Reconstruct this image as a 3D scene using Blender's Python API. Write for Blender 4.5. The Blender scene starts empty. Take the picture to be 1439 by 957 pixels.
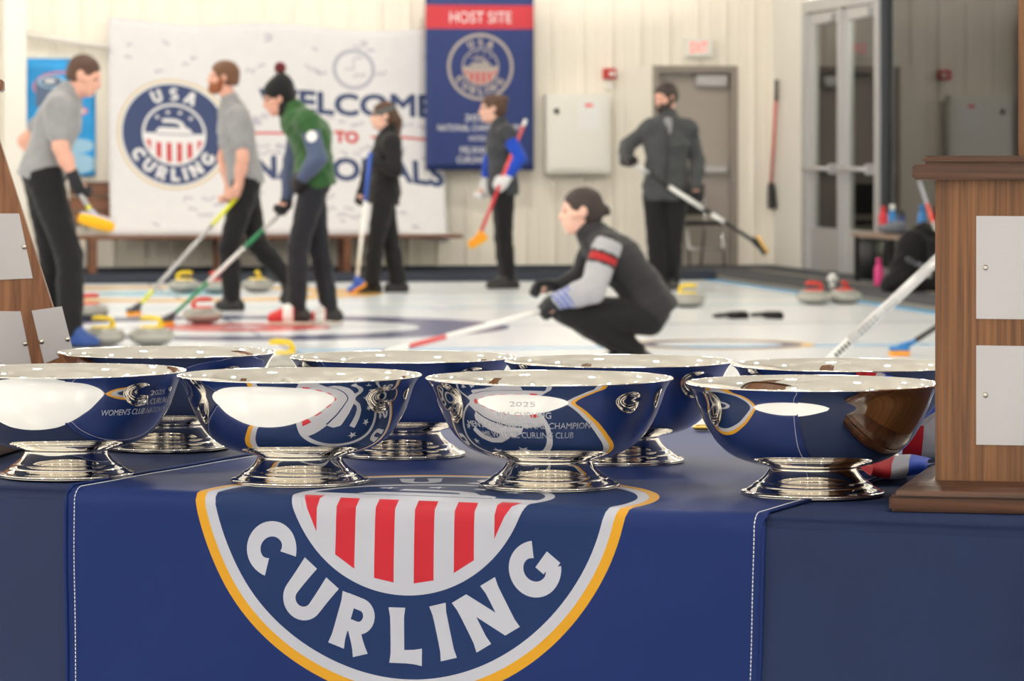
import bpy, bmesh, math, random
import numpy as np
from mathutils import Vector, Matrix
from mathutils.geometry import delaunay_2d_cdt
random.seed(7); np.random.seed(7)
R = math.radians

# ------------------------------------------------------------------ camera, world, exposure
SC = bpy.context.scene
COL = SC.collection
F, CX, YH, HC = 5100.0, 719.5, 220.0, 1.17       # focal length (px), principal x, horizon row, lens height
cam_d = bpy.data.cameras.new('camera')
cam_d.sensor_width = 36; cam_d.sensor_fit = 'HORIZONTAL'
cam_d.lens = F / 1439 * 36
cam_d.shift_y = -(478.5 - YH) / 1439
cam_d.dof.use_dof = True; cam_d.dof.focus_distance = 4.45; cam_d.dof.aperture_fstop = 15.5
cam_d.clip_end = 200
cam = bpy.data.objects.new('camera', cam_d); COL.objects.link(cam)
cam.location = (0, 0, HC); cam.rotation_euler = (R(90), 0, 0)
SC.camera = cam
wd = bpy.data.worlds.new('world'); SC.world = wd; wd.use_nodes = True
wd.node_tree.nodes['Background'].inputs[0].default_value = (1, .98, .95, 1)
wd.node_tree.nodes['Background'].inputs[1].default_value = .4
SC.view_settings.view_transform = 'Standard'; SC.view_settings.look = 'None'
SC.view_settings.gamma = 1; SC.view_settings.use_curve_mapping = False
SC.view_settings.exposure = 0.04
LAMP = 76.0                                       # radiance of the ceiling fixtures

# ------------------------------------------------------------------ frames
PHI = R(10)                                       # the hall is turned 10 degrees
CR = (2.695, 37.6)                                # far right corner of the hall
TH = R(-22)                                       # the table is turned the other way
TABZ = .77
T0 = (-.12, 4.205)                                # middle of the table's front edge
def world(x, y, Y): return Vector(((x-CX)*Y/F, Y, HC-(y-YH)*Y/F))
def ground(x, y, z=0.0): return world(x, y, F*(HC-z)/(y-YH))
def room(p, q, z=0): return Vector((CR[0]+p*math.cos(PHI)-q*math.sin(PHI), CR[1]+p*math.sin(PHI)+q*math.cos(PHI), z))
def to_room(v): dx, dy = v[0]-CR[0], v[1]-CR[1]; return (dx*math.cos(PHI)+dy*math.sin(PHI), -dx*math.sin(PHI)+dy*math.cos(PHI))
def back_at(x, y, q=0.0):                         # pixel on the plane q = const -> (p, z)
    k = (x-CX)/F; c, s = math.cos(PHI), math.sin(PHI)
    p = (k*(CR[1]+q*c)-(CR[0]-q*s))/(c-k*s)
    return p, HC-(y-YH)*room(p, q)[1]/F
def side_at(x, y, p=0.0):                         # pixel on the plane p = const -> (q, z)
    k = (x-CX)/F; c, s = math.cos(PHI), math.sin(PHI)
    q = (CR[0]+p*c-k*(CR[1]+p*s))/(s+k*c)
    return q, HC-(y-YH)*room(p, q)[1]/F
def table(u, v, z=0): c, s = math.cos(TH), math.sin(TH); return Vector((T0[0]+u*c-v*s, T0[1]+u*s+v*c, TABZ+z))
def to_table(P): dx, dy = P[0]-T0[0], P[1]-T0[1]; c, s = math.cos(TH), math.sin(TH); return (dx*c+dy*s, -dx*s+dy*c)

# ------------------------------------------------------------------ materials
def lin(c): return tuple(((v/255)/12.92 if v/255 <= .04045 else ((v/255+.055)/1.055)**2.4) for v in c)
def new_mat(name):
    m = bpy.data.materials.new(name); m.use_nodes = True
    return m, m.node_tree, m.node_tree.nodes['Principled BSDF']
def mat(name, rgb, rough=.5, metal=0.0, var=0.0, scale=20.0, bump=0.0, bscale=None, coat=0.0, sheen=0.0, spec=None):
    m, t, b = new_mat(name)
    c = lin(rgb)
    b.inputs['Base Color'].default_value = (*c, 1)
    b.inputs['Roughness'].default_value = rough; b.inputs['Metallic'].default_value = metal
    b.inputs['Coat Weight'].default_value = coat
    b.inputs['Sheen Weight'].default_value = sheen
    if spec is not None: b.inputs['Specular IOR Level'].default_value = spec
    if var or bump:
        tc = t.nodes.new('ShaderNodeTexCoord')
        if var:
            n = t.nodes.new('ShaderNodeTexNoise'); n.inputs['Scale'].default_value = scale; n.inputs['Detail'].default_value = 4
            t.links.new(tc.outputs['Object'], n.inputs['Vector'])
            r = t.nodes.new('ShaderNodeValToRGB')
            r.color_ramp.elements[0].position = .3; r.color_ramp.elements[1].position = .7
            r.color_ramp.elements[0].color = (*[v*(1-var) for v in c], 1); r.color_ramp.elements[1].color = (*[min(1, v*(1+var)) for v in c], 1)
            t.links.new(n.outputs['Fac'], r.inputs['Fac']); t.links.new(r.outputs['Color'], b.inputs['Base Color'])
        if bump:
            n2 = t.nodes.new('ShaderNodeTexNoise'); n2.inputs['Scale'].default_value = bscale or scale; n2.inputs['Detail'].default_value = 3
            t.links.new(tc.outputs['Object'], n2.inputs['Vector'])
            bp = t.nodes.new('ShaderNodeBump'); bp.inputs['Strength'].default_value = bump; bp.inputs['Distance'].default_value = .01
            t.links.new(n2.outputs['Fac'], bp.inputs['Height']); t.links.new(bp.outputs['Normal'], b.inputs['Normal'])
    return m
def emit(name, rgb, st):
    m, t, b = new_mat(name)
    b.inputs['Base Color'].default_value = (*lin(rgb), 1)
    b.inputs['Emission Color'].default_value = (*lin(rgb), 1); b.inputs['Emission Strength'].default_value = st
    return m
def wood(name, dark, mid, light, axis='Z', sc=1.0, rough=.35, along=4.0):
    m, t, b = new_mat(name); b.inputs['Roughness'].default_value = rough
    tc = t.nodes.new('ShaderNodeTexCoord'); mp = t.nodes.new('ShaderNodeMapping')
    s = {'X': (along, 90, 90), 'Y': (90, along, 90), 'Z': (90, 90, along)}[axis]
    mp.inputs['Scale'].default_value = [v*sc for v in s]
    t.links.new(tc.outputs['Object'], mp.inputs['Vector'])
    n = t.nodes.new('ShaderNodeTexNoise'); n.inputs['Scale'].default_value = 1; n.inputs['Detail'].default_value = 6; n.inputs['Distortion'].default_value = .6
    t.links.new(mp.outputs['Vector'], n.inputs['Vector'])
    r = t.nodes.new('ShaderNodeValToRGB'); e = r.color_ramp.elements
    e[0].position = .33; e[0].color = (*lin(dark), 1); e[1].position = .68; e[1].color = (*lin(light), 1)
    x = e.new(.5); x.color = (*lin(mid), 1)
    t.links.new(n.outputs['Fac'], r.inputs['Fac'])
    # broad cathedral bands
    mp2 = t.nodes.new('ShaderNodeMapping'); mp2.inputs['Scale'].default_value = [v*sc*.13 for v in s]
    t.links.new(tc.outputs['Object'], mp2.inputs['Vector'])
    n2 = t.nodes.new('ShaderNodeTexNoise'); n2.inputs['Scale'].default_value = 1; n2.inputs['Detail'].default_value = 2
    t.links.new(mp2.outputs['Vector'], n2.inputs['Vector'])
    mx = t.nodes.new('ShaderNodeMix'); mx.data_type = 'RGBA'; mx.blend_type = 'MULTIPLY'; mx.inputs['Factor'].default_value = .55
    r2 = t.nodes.new('ShaderNodeValToRGB'); r2.color_ramp.elements[0].position = .35; r2.color_ramp.elements[1].position = .65
    r2.color_ramp.elements[0].color = (.62, .57, .52, 1); r2.color_ramp.elements[1].color = (1, 1, 1, 1)
    t.links.new(n2.outputs['Fac'], r2.inputs['Fac'])
    t.links.new(r.outputs['Color'], mx.inputs['A']); t.links.new(r2.outputs['Color'], mx.inputs['B'])
    t.links.new(mx.outputs['Result'], b.inputs['Base Color'])
    bp = t.nodes.new('ShaderNodeBump'); bp.inputs['Strength'].default_value = .12; bp.inputs['Distance'].default_value = .002
    t.links.new(n.outputs['Fac'], bp.inputs['Height']); t.links.new(bp.outputs['Normal'], b.inputs['Normal'])
    return m
def cloth(name, rgb, rough=.75, sheen=.25, weave=1600.0, bump=.08, var=.06, spec=.3):
    m = mat(name, rgb, rough, sheen=sheen, var=var, scale=9, bump=bump, bscale=weave, spec=spec)
    return m
def glass(name, tint, gloss=.9):
    m = bpy.data.materials.new(name); m.use_nodes = True; t = m.node_tree; t.nodes.clear()
    o = t.nodes.new('ShaderNodeOutputMaterial'); tr = t.nodes.new('ShaderNodeBsdfTransparent'); gl = t.nodes.new('ShaderNodeBsdfGlossy')
    tr.inputs['Color'].default_value = (*tint, 1); gl.inputs['Roughness'].default_value = .015; gl.inputs['Color'].default_value = (gloss,)*3+(1,)
    fr = t.nodes.new('ShaderNodeFresnel'); fr.inputs['IOR'].default_value = 1.5
    mx = t.nodes.new('ShaderNodeMixShader')
    t.links.new(fr.outputs[0], mx.inputs[0]); t.links.new(tr.outputs[0], mx.inputs[1]); t.links.new(gl.outputs[0], mx.inputs[2])
    t.links.new(mx.outputs[0], o.inputs[0])
    return m

M = {}
M['silver'] = mat('polished_silver', (236, 233, 228), .025, 1.0)
M['engrave'] = mat('engraved_silver', (205, 205, 210), .55, .6)
M['navy_cover'] = cloth('navy_polyester_cover', (26, 40, 75), .65, .0, 1400, .12, .08, .2)
M['runner'] = cloth('royal_blue_runner', (11, 37, 95), .55, .0, 1800, .06, .04, .2)
M['r_navy'] = cloth('print_navy', (16, 42, 88), .55, .0, 1800, .06, .04, .2)
M['r_white'] = cloth('print_white', (170, 173, 187), .5, .1, 1800, .05, .02)
M['r_gold'] = cloth('print_gold', (196, 142, 14), .5, .1, 1800, .05, .03)
M['r_red'] = cloth('print_red', (176, 18, 38), .5, .1, 1800, .05, .03)
M['stitch'] = mat('stitch_thread', (225, 226, 232), .7)
M['walnut'] = wood('oak_veneer', (90, 56, 31), (116, 76, 44), (134, 91, 55), 'Z', 2.2, along=2.0)
M['walnut_l'] = wood('walnut_veneer', (104, 64, 38), (128, 84, 54), (150, 104, 70), 'Z', .9, along=7.0)
M['darkwood'] = wood('dark_stained_wood', (48, 28, 18), (78, 48, 32), (104, 66, 46), 'X', .9)
M['plate'] = mat('brushed_silver_plate', (180, 180, 186), .42, .85, var=.02, scale=8, bump=.03, bscale=400)
M['pin'] = mat('steel_pin', (190, 186, 178), .25, 1.0)
M['wall'] = mat('cream_metal_siding', (244, 238, 226), .5, var=.02, scale=3)
M['wall_w'] = mat('white_painted_wall', (236, 233, 226), .6, var=.02, scale=3)
M['ceil'] = mat('white_ceiling', (200, 197, 190), .8)
M['carpet'] = mat('dark_walkway_carpet', (66, 68, 74), .9, var=.25, scale=60, bump=.3, bscale=200)
M['carpet_l'] = mat('light_carpet_edge', (140, 132, 122), .8)
M['bumper'] = mat('dark_foam_bumper', (52, 58, 72), .8, var=.1)
M['bluetape'] = mat('blue_ice_line', (60, 160, 215), .35)
M['ice_navy'] = mat('ice_navy_paint', (52, 62, 112), .25)
M['ice_red'] = mat('ice_red_paint', (205, 88, 88), .25)
M['ice_gold'] = mat('ice_gold_paint', (235, 190, 110), .25)
M['ice_lblue'] = mat('ice_light_blue_paint', (150, 208, 226), .25)
m, t, b = new_mat('pebbled_ice'); M['ice'] = m
b.inputs['Base Color'].default_value = (*lin((230, 235, 240)), 1); b.inputs['Roughness'].default_value = .22
b.inputs['Specular IOR Level'].default_value = .35
tc = t.nodes.new('ShaderNodeTexCoord'); n = t.nodes.new('ShaderNodeTexNoise'); n.inputs['Scale'].default_value = 90; n.inputs['Detail'].default_value = 2
bp = t.nodes.new('ShaderNodeBump'); bp.inputs['Strength'].default_value = .15; bp.inputs['Distance'].default_value = .004
t.links.new(tc.outputs['Object'], n.inputs['Vector']); t.links.new(n.outputs['Fac'], bp.inputs['Height']); t.links.new(bp.outputs['Normal'], b.inputs['Normal'])
M['granite'] = mat('grey_granite', (150, 150, 144), .25, var=.35, scale=160, coat=.3)
M['band'] = mat('striking_band', (176, 174, 166), .6, var=.2, scale=200)
M['yellow'] = mat('yellow_plastic', (238, 208, 36), .35)
M['red'] = mat('red_plastic', (214, 62, 52), .35)
M['orange'] = mat('orange_pad', (244, 162, 40), .7)
M['ypad'] = mat('yellow_pad', (250, 184, 14), .7)
M['black'] = mat('black_plastic', (26, 26, 28), .45)
M['white'] = mat('white_plastic', (232, 232, 230), .4)
M['silvershaft'] = mat('silver_shaft', (190, 190, 192), .3, .4)
M['lime'] = mat('lime_grip', (222, 226, 40), .5)
M['green'] = mat('green_grip', (38, 140, 92), .45)
M['bluegrip'] = mat('blue_grip', (52, 92, 190), .45)
M['pinkred'] = mat('red_shaft', (214, 44, 62), .4)
M['coral'] = mat('coral_grip', (250, 92, 84), .4)
M['bench'] = wood('bench_wood', (86, 50, 30), (126, 80, 52), (150, 100, 70), 'X', .2)
M['door'] = mat('taupe_door', (168, 160, 152), .5)
M['doorframe'] = mat('taupe_door_frame', (148, 140, 132), .5)
M['alu'] = mat('aluminium_frame', (196, 196, 198), .4, .5)
M['chrome'] = mat('chrome', (210, 210, 212), .15, 1.0)
M['cab'] = mat('white_cabinet_paint', (238, 236, 230), .45)
M['paper'] = mat('paper', (240, 240, 240), .8)
M['redbox'] = mat('red_alarm', (196, 44, 40), .4)
M['gasket'] = mat('dark_gasket', (58, 62, 70), .6)
M['glass'] = glass('clear_glass', (.80, .83, .80))
M['lobby'] = mat('lobby_taupe_wall', (222, 218, 202), .8)
M['lobby_y'] = mat('lobby_yellow_wall', (226, 226, 176), .8)
M['skin'] = mat('skin_light', (222, 168, 148), .55, var=.05, scale=25)
M['skin2'] = mat('skin_pale', (228, 182, 164), .55, var=.05, scale=25)
M['hair_br'] = mat('brown_hair', (82, 56, 42), .55, var=.3, scale=120, bump=.5, bscale=150)
M['hair_rd'] = mat('auburn_hair', (108, 72, 48), .55, var=.3, scale=120, bump=.5, bscale=150)
M['hair_dk'] = mat('dark_hair', (50, 38, 34), .5, var=.3, scale=120, bump=.5, bscale=150)
M['beard_rd'] = mat('auburn_beard', (146, 84, 52), .7, var=.25, scale=150)
M['eye'] = mat('dark_eye', (40, 30, 26), .2)
M['lips'] = mat('lips', (188, 112, 104), .5)
M['tee'] = cloth('heather_grey_jersey', (146, 147, 150), .85, .2, 600, .1, .1)
M['trouser'] = cloth('black_trouser', (23, 23, 26), .8, .1, 600, .1, .1)
M['trouser2'] = cloth('charcoal_trouser', (34, 36, 43), .8, .1, 600, .1, .1)
M['greenj'] = cloth('green_jacket', (42, 88, 42), .7, .2, 600, .1, .18)
M['navys'] = cloth('slate_blue_sleeve', (74, 88, 118), .7, .2, 600, .1, .1)
M['blackj'] = cloth('black_hoodie', (25, 25, 28), .8, .1, 600, .1, .1)
M['charvest'] = cloth('charcoal_vest', (60, 63, 70), .8, .1, 600, .1, .1)
M['bluesl'] = cloth('bright_blue_sleeve', (18, 70, 190), .7, .2, 600, .1, .05)
M['greyj'] = cloth('dark_grey_softshell', (70, 72, 75), .8, .1, 600, .1, .1)
M['darkvest'] = cloth('black_down_vest', (40, 40, 44), .7, .1, 600, .1, .1)
M['ltsleeve'] = cloth('light_grey_sleeve', (172, 172, 178), .8, .1, 600, .1, .05)
M['redband'] = cloth('red_band', (176, 40, 44), .8, .1, 600, .05, .05)
M['beanie'] = cloth('black_knit', (24, 24, 26), .9, .2, 300, .3, .1)
M['pom'] = cloth('dark_red_pompom', (112, 22, 24), .95, .4, 200, .6, .3)
M['glove'] = cloth('black_glove', (34, 35, 40), .7, .1, 500, .1, .1)
M['wglove'] = cloth('white_glove', (222, 222, 226), .7, .1, 500, .1, .05)
M['shoe_b'] = mat('black_shoe', (34, 34, 36), .5)
M['shoe_blue'] = mat('blue_shoe', (30, 70, 140), .5)
M['shoe_r'] = mat('red_shoe', (200, 44, 44), .5)
M['sole'] = mat('pale_sole', (214, 204, 190), .6)
M['headband'] = cloth('grey_headband', (92, 96, 98), .8, .1, 500, .1, .05)
M['bannerw'] = cloth('white_banner_vinyl', (226, 226, 230), .6, .1, 900, .03, .02)
M['b_navy'] = mat('banner_navy', (50, 68, 112), .6)
M['b_gold'] = mat('banner_pale_gold', (216, 200, 166), .6)
M['b_white'] = mat('banner_white_print', (230, 230, 234), .6)
M['b_red'] = mat('banner_red', (202, 62, 68), .6)
M['b_grey'] = mat('banner_grey_ink', (176, 178, 194), .6)
M['b_ink'] = mat('banner_faint_ink', (172, 170, 188), .6)
M['h_navy'] = cloth('host_banner_navy', (46, 62, 118), .5, .1, 900, .03, .04)
M['h_red'] = cloth('host_banner_red', (204, 62, 72), .5, .1, 900, .03, .03)
M['h_taupe'] = mat('host_banner_taupe_ring', (176, 166, 160), .6)
M['pblue'] = mat('poster_blue', (30, 150, 220), .5, var=.25, scale=2.5)
M['pdark'] = mat('poster_slate', (92, 110, 140), .5)
M['ppale'] = mat('poster_pale', (160, 205, 235), .5)
M['ppink'] = mat('poster_pink', (214, 120, 140), .5)
M['exitred'] = emit('exit_letters', (255, 92, 96), .6)
M['binblack'] = mat('dark_bin', (48, 50, 52), .5)
M['pink'] = mat('pink_bottle', (226, 60, 140), .35)
M['teal'] = mat('blue_bottle', (34, 120, 190), .3)
M['towel'] = cloth('slate_towel', (92, 96, 108), .9, .2, 300, .3, .2)
M['taupetop'] = mat('bench_top', (150, 128, 112), .5)
M['gold'] = mat('gold_medal', (210, 176, 92), .25, 1.0)
M['light'] = emit('lamp_diffuser', (255, 248, 238), LAMP)
M['fixture'] = mat('lamp_housing', (225, 225, 225), .5)

# ------------------------------------------------------------------ mesh helpers
def link(name, me, m, parent=None, smooth=True):
    for x in (m if isinstance(m, (list, tuple)) else [m]): me.materials.append(x)
    if smooth and len(me.polygons): me.polygons.foreach_set('use_smooth', [True]*len(me.polygons))
    o = bpy.data.objects.new(name, me); COL.objects.link(o)
    if parent is not None: o.parent = parent
    return o
def from_bm(name, bm, m, parent=None, smooth=False, bevel=0.0, seg=2):
    if bevel:
        bmesh.ops.bevel(bm, geom=[e for e in bm.edges if len(e.link_faces) == 2 and e.calc_face_angle(0) > .5], offset=bevel, segments=seg, affect='EDGES', clamp_overlap=True)
    bmesh.ops.recalc_face_normals(bm, faces=bm.faces)
    me = bpy.data.meshes.new(name); bm.to_mesh(me); bm.free()
    return link(name, me, m, parent, smooth)
def box_bm(lo, hi, bm=None):
    bm = bm or bmesh.new()
    r = bmesh.ops.create_cube(bm, size=1.0)
    for v in r['verts']: v.co = Vector([lo[i]+(v.co[i]+.5)*(hi[i]-lo[i]) for i in range(3)])
    return bm
def box(name, lo, hi, m, parent=None, bevel=0.0): return from_bm(name, box_bm(lo, hi), m, parent, False, bevel)
def lathe_bm(prof, n=48, bm=None, closed=False):
    bm = bm or bmesh.new(); rings = []
    for r, z in prof:
        if r < 1e-6: rings.append([bm.verts.new((0, 0, z))])
        else: rings.append([bm.verts.new((r*math.cos(2*math.pi*i/n), r*math.sin(2*math.pi*i/n), z)) for i in range(n)])
    for A, B in zip(rings, rings[1:]+([rings[0]] if closed else [])):
        for i in range(n):
            a, b_, c, d = A[i % len(A)], A[(i+1) % len(A)], B[(i+1) % len(B)], B[i % len(B)]
            vs = []
            for v in (a, b_, c, d):
                if v not in vs: vs.append(v)
            if len(vs) > 2: bm.faces.new(vs)
    return bm
def lathe(name, prof, m, parent=None, n=48, closed=False): return from_bm(name, lathe_bm(prof, n, None, closed), m, parent, True)
def tube_bm(pts, rad, n=10, bm=None, caps=True):
    bm = bm or bmesh.new(); pts = [Vector(p) for p in pts]; rings = []
    for i, p in enumerate(pts):
        d = (pts[min(i+1, len(pts)-1)]-pts[max(i-1, 0)]).normalized()
        up = Vector((0, 0, 1)) if abs(d.z) < .9 else Vector((0, 1, 0))
        s = d.cross(up).normalized(); u = s.cross(d)
        r = rad[i] if isinstance(rad, (list, tuple)) else rad
        rings.append([bm.verts.new(p+(s*math.cos(2*math.pi*k/n)+u*math.sin(2*math.pi*k/n))*r) for k in range(n)])
    for A, B in zip(rings, rings[1:]):
        for k in range(n): bm.faces.new((A[k], A[(k+1) % n], B[(k+1) % n], B[k]))
    if caps: bm.faces.new(rings[0][::-1]); bm.faces.new(rings[-1])
    return bm
def tube(name, pts, rad, m, parent=None, n=10): return from_bm(name, tube_bm(pts, rad, n), m, parent, True)
def empty(name, loc, rz=0.0, label=None, cat=None, group=None):
    o = bpy.data.objects.new(name, None); COL.objects.link(o); o.empty_display_size = .1
    o.location = loc; o.rotation_euler = (0, 0, rz)
    return tag(o, label, cat, group)
def tag(o, label=None, cat=None, group=None, kind=None):
    for k, v in (('label', label), ('category', cat), ('group', group), ('kind', kind)):
        if v: o[k] = v
    return o
def struct(o, label=None): o['kind'] = 'structure'; return tag(o, label)
def in_room(o, p=0, q=0, z=0): o.location = room(p, q, z); o.rotation_euler = (0, 0, PHI); return o
def copy_tree(o, parent=None):
    c = o.copy(); COL.objects.link(c)
    if parent is not None: c.parent = parent
    for ch in list(o.children): copy_tree(ch, c)
    return c

# ------------------------------------------------------------------ printed sheets: outlines embedded in the mesh by constrained triangulation
def circle(cx, cy, r, n=96, r2=None): r2 = r2 or r; return [(cx+r*math.cos(2*math.pi*i/n), cy+r2*math.sin(2*math.pi*i/n)) for i in range(n)]
def rect(x0, y0, x1, y1): return [(x0, y0), (x1, y0), (x1, y1), (x0, y1)]
def star(cx, cy, r, rot=0): return [(cx+(r if i % 2 == 0 else r*.4)*math.sin(rot+math.pi*i/5), cy+(r if i % 2 == 0 else r*.4)*math.cos(rot+math.pi*i/5)) for i in range(10)]
def stroke(pts, hw):
    L, Rr = [], []; pts = [Vector((p[0], p[1])) for p in pts]; n = len(pts)
    if not isinstance(hw, (list, tuple)): hw = [hw]*n
    for i, p in enumerate(pts):
        d = (pts[min(i+1, n-1)]-pts[max(i-1, 0)]).normalized(); nn = Vector((-d.y, d.x))
        L.append(tuple(p+nn*hw[i])); Rr.append(tuple(p-nn*hw[i]))
    return L+Rr[::-1]
def arc(cx, cy, rx, ry, a0, a1, n=18): return [(cx+rx*math.cos(R(a0+(a1-a0)*i/n)), cy+ry*math.sin(R(a0+(a1-a0)*i/n))) for i in range(n+1)]
def flare(n, w=.135, e=.165, p=6): return [w+(e-w)*abs(2*i/(n-1)-1)**p for i in range(n)]
def seg(a, b, n=7): return [(a[0]+(b[0]-a[0])*i/(n-1), a[1]+(b[1]-a[1])*i/(n-1)) for i in range(n)]
def fs(pts, **k): return stroke(pts, flare(len(pts), **k))
def end_flare(pts, w=.125, e=.16, last=5):
    n = len(pts); return stroke(pts, [w+(e-w)*(max(0, 1-min(i, n-1-i)/last))**1.5 for i in range(n)])
GLYPH = {   # flared capitals: (advance, [polygons], counters are left open between the strokes)
 'I': (.32, [fs(seg((.16, 0), (.16, 1)))]),
 'L': (.66, [fs(seg((.15, 0), (.15, 1))), stroke(seg((.04, .12), (.64, .12), 5), [.12, .12, .12, .13, .155])]),
 'U': (.84, [end_flare([(.14, 1), (.14, .8), (.14, .6)]+arc(.42, .40, .28, .28, 180, 360, 16)+[(.70, .6), (.70, .8), (.70, 1)], last=3)]),
 'C': (.84, [end_flare(arc(.48, .5, .345, .37, 42, 318, 30), w=.14, e=.165, last=4)]),
 'G': (.90, [end_flare(arc(.48, .5, .345, .37, 42, 318, 30), w=.14, e=.155, last=4), stroke([(.755, .19), (.755, .50)], .125), stroke([(.52, .415), (.88, .415)], .10)]),
 'N': (.92, [fs(seg((.14, 0), (.14, 1))), fs(seg((.78, 0), (.78, 1))), [(.0, 1), (.30, 1), (.92, 0), (.62, 0)]]),
 'R': (.78, [fs(seg((.15, 0), (.15, 1))), stroke([(.1, .89), (.40, .89)]+arc(.42, .67, .20, .22, 90, -90, 12)+[(.1, .45)], .115), stroke(seg((.36, .47), (.66, 0), 5), [.12, .12, .12, .13, .155])]),
 'S': (.70, [end_flare(arc(.36, .715, .225, .18, 30, 250, 14)+arc(.36, .29, .235, .185, 75, -150, 16), w=.11, e=.15)]),
 'A': (.86, [fs(seg((.10, 0), (.40, 1))), fs(seg((.76, 0), (.46, 1))), stroke([(.22, .29), (.64, .29)], .09)]),
}
_txt = {}
def text_loops(s, bold=.02):
    if (s, bold) in _txt: return _txt[(s, bold)]
    c = bpy.data.curves.new('t', 'FONT'); c.body = s; c.size = 1; c.offset = bold; c.fill_mode = 'NONE' if hasattr(c, 'fill_mode') else c.fill_mode
    c.resolution_u = 3; c.align_x = 'CENTER'
    o = bpy.data.objects.new('t', c); COL.objects.link(o)
    dg = bpy.context.evaluated_depsgraph_get(); dg.update()
    me = o.evaluated_get(dg).to_mesh()
    V = [(v.co.x, v.co.y) for v in me.vertices]; adj = {}
    for e in me.edges:
        a, b_ = e.vertices; adj.setdefault(a, []).append(b_); adj.setdefault(b_, []).append(a)
    loops, seen = [], set()
    for v in adj:
        if v in seen: continue
        lp = [v]; seen.add(v); cur = v
        while True:
            nx = [w for w in adj[cur] if w not in seen]
            if not nx: break
            cur = nx[0]; seen.add(cur); lp.append(cur)
        if len(lp) > 2: loops.append([V[i] for i in lp])
    o.evaluated_get(dg).to_mesh_clear(); bpy.data.objects.remove(o); bpy.data.curves.remove(c)
    ys = [p[1] for lp in loops for p in lp]; y0, y1 = min(ys), max(ys); xs = [p[0] for lp in loops for p in lp]; xm = (min(xs)+max(xs))/2
    out = [[((x-xm)/(y1-y0), (y-y0)/(y1-y0)) for x, y in lp] for lp in loops]
    _txt[(s, bold)] = out
    return out
def text_group(s, cx, y0, h, width=None, bold=.02):
    lp = text_loops(s, bold); sx = h
    if width:
        xs = [p[0] for l in lp for p in l]; sx = width/(max(xs)-min(xs))
    return [[(cx+x*sx, y0+y*h) for x, y in l] for l in lp]
def inside(pts, loops):
    r = np.zeros(len(pts), bool); x, y = pts[:, 0], pts[:, 1]
    for lp in loops:
        L = np.array(lp); mn, mx = L.min(0), L.max(0)
        idx = np.where((x >= mn[0]) & (x <= mx[0]) & (y >= mn[1]) & (y <= mx[1]))[0]
        if not len(idx): continue
        px, py = x[idx][:, None], y[idx][:, None]
        A, B = L, np.roll(L, -1, 0)
        cond = (A[:, 1] > py) != (B[:, 1] > py)
        with np.errstate(divide='ignore', invalid='ignore'):
            xi = (B[:, 0]-A[:, 0])*(py-A[:, 1])/(B[:, 1]-A[:, 1])+A[:, 0]
        r[idx] ^= ((cond & (px < xi)).sum(1) % 2).astype(bool)
    return r
def printed_sheet(name, x0, y0, x1, y1, step, layers, mapper, mats, parent=None, outline=None):
    """layers: list of (material index, [group of loops, ...]); groups are even-odd, united"""
    verts, edges = [], []
    def add(lp):
        dl = []
        for p, q in zip(lp, list(lp[1:])+[lp[0]]):
            k = max(1, int(math.hypot(q[0]-p[0], q[1]-p[1])/step)); dl += [(p[0]+(q[0]-p[0])*j/k, p[1]+(q[1]-p[1])*j/k) for j in range(k)]
        lp = dl
        i0 = len(verts); verts.extend([Vector(p) for p in lp]); k = len(lp)
        edges.extend([(i0+j, i0+(j+1) % k) for j in range(k)])
    add(outline or rect(x0, y0, x1, y1))
    for mi, groups in layers:
        for g in groups:
            for lp in g: add(lp)
    nx, ny = max(1, int((x1-x0)/step)), max(1, int((y1-y0)/step))
    gp = np.array([(x0+(x1-x0)*(i+.5*(j % 2))/nx, y0+(y1-y0)*j/ny) for j in range(ny+1) for i in range(nx+1)])
    if outline: gp = gp[inside(gp, [outline])]
    else: gp = gp[(gp[:, 0] < x1) & (gp[:, 0] > x0)]
    verts.extend([Vector(p) for p in gp])
    vo, eo, fo, *_ = delaunay_2d_cdt(verts, edges, [], 0, 1e-6)
    V = np.array([(v[0], v[1]) for v in vo]); Fc = [f for f in fo]
    cen = np.array([V[list(f)].mean(0) for f in Fc])
    keep = inside(cen, [outline]) if outline else ((cen[:, 0] > x0) & (cen[:, 0] < x1) & (cen[:, 1] > y0) & (cen[:, 1] < y1))
    mi_arr = np.zeros(len(Fc), int)
    for mi, groups in layers:
        for g in groups: mi_arr[inside(cen, g)] = mi
    me = bpy.data.meshes.new(name)
    faces = [list(f) for f, k in zip(Fc, keep) if k]
    me.from_pydata([tuple(mapper(v[0], v[1])) for v in V], [], faces); me.update()
    o = link(name, me, mats, parent, True)
    me.polygons.foreach_set('material_index', mi_arr[keep].tolist())
    bm = bmesh.new(); bm.from_mesh(me)
    bmesh.ops.delete(bm, geom=[v for v in bm.verts if not v.link_faces], context='VERTS')
    bm.to_mesh(me); bm.free()
    return o
def place(poly, cx, cy, s, ang=0.0):
    c, sn = math.cos(ang), math.sin(ang)
    return [(cx+s*(x*c-y*sn), cy+s*(x*sn+y*c)) for x, y in poly]
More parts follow.
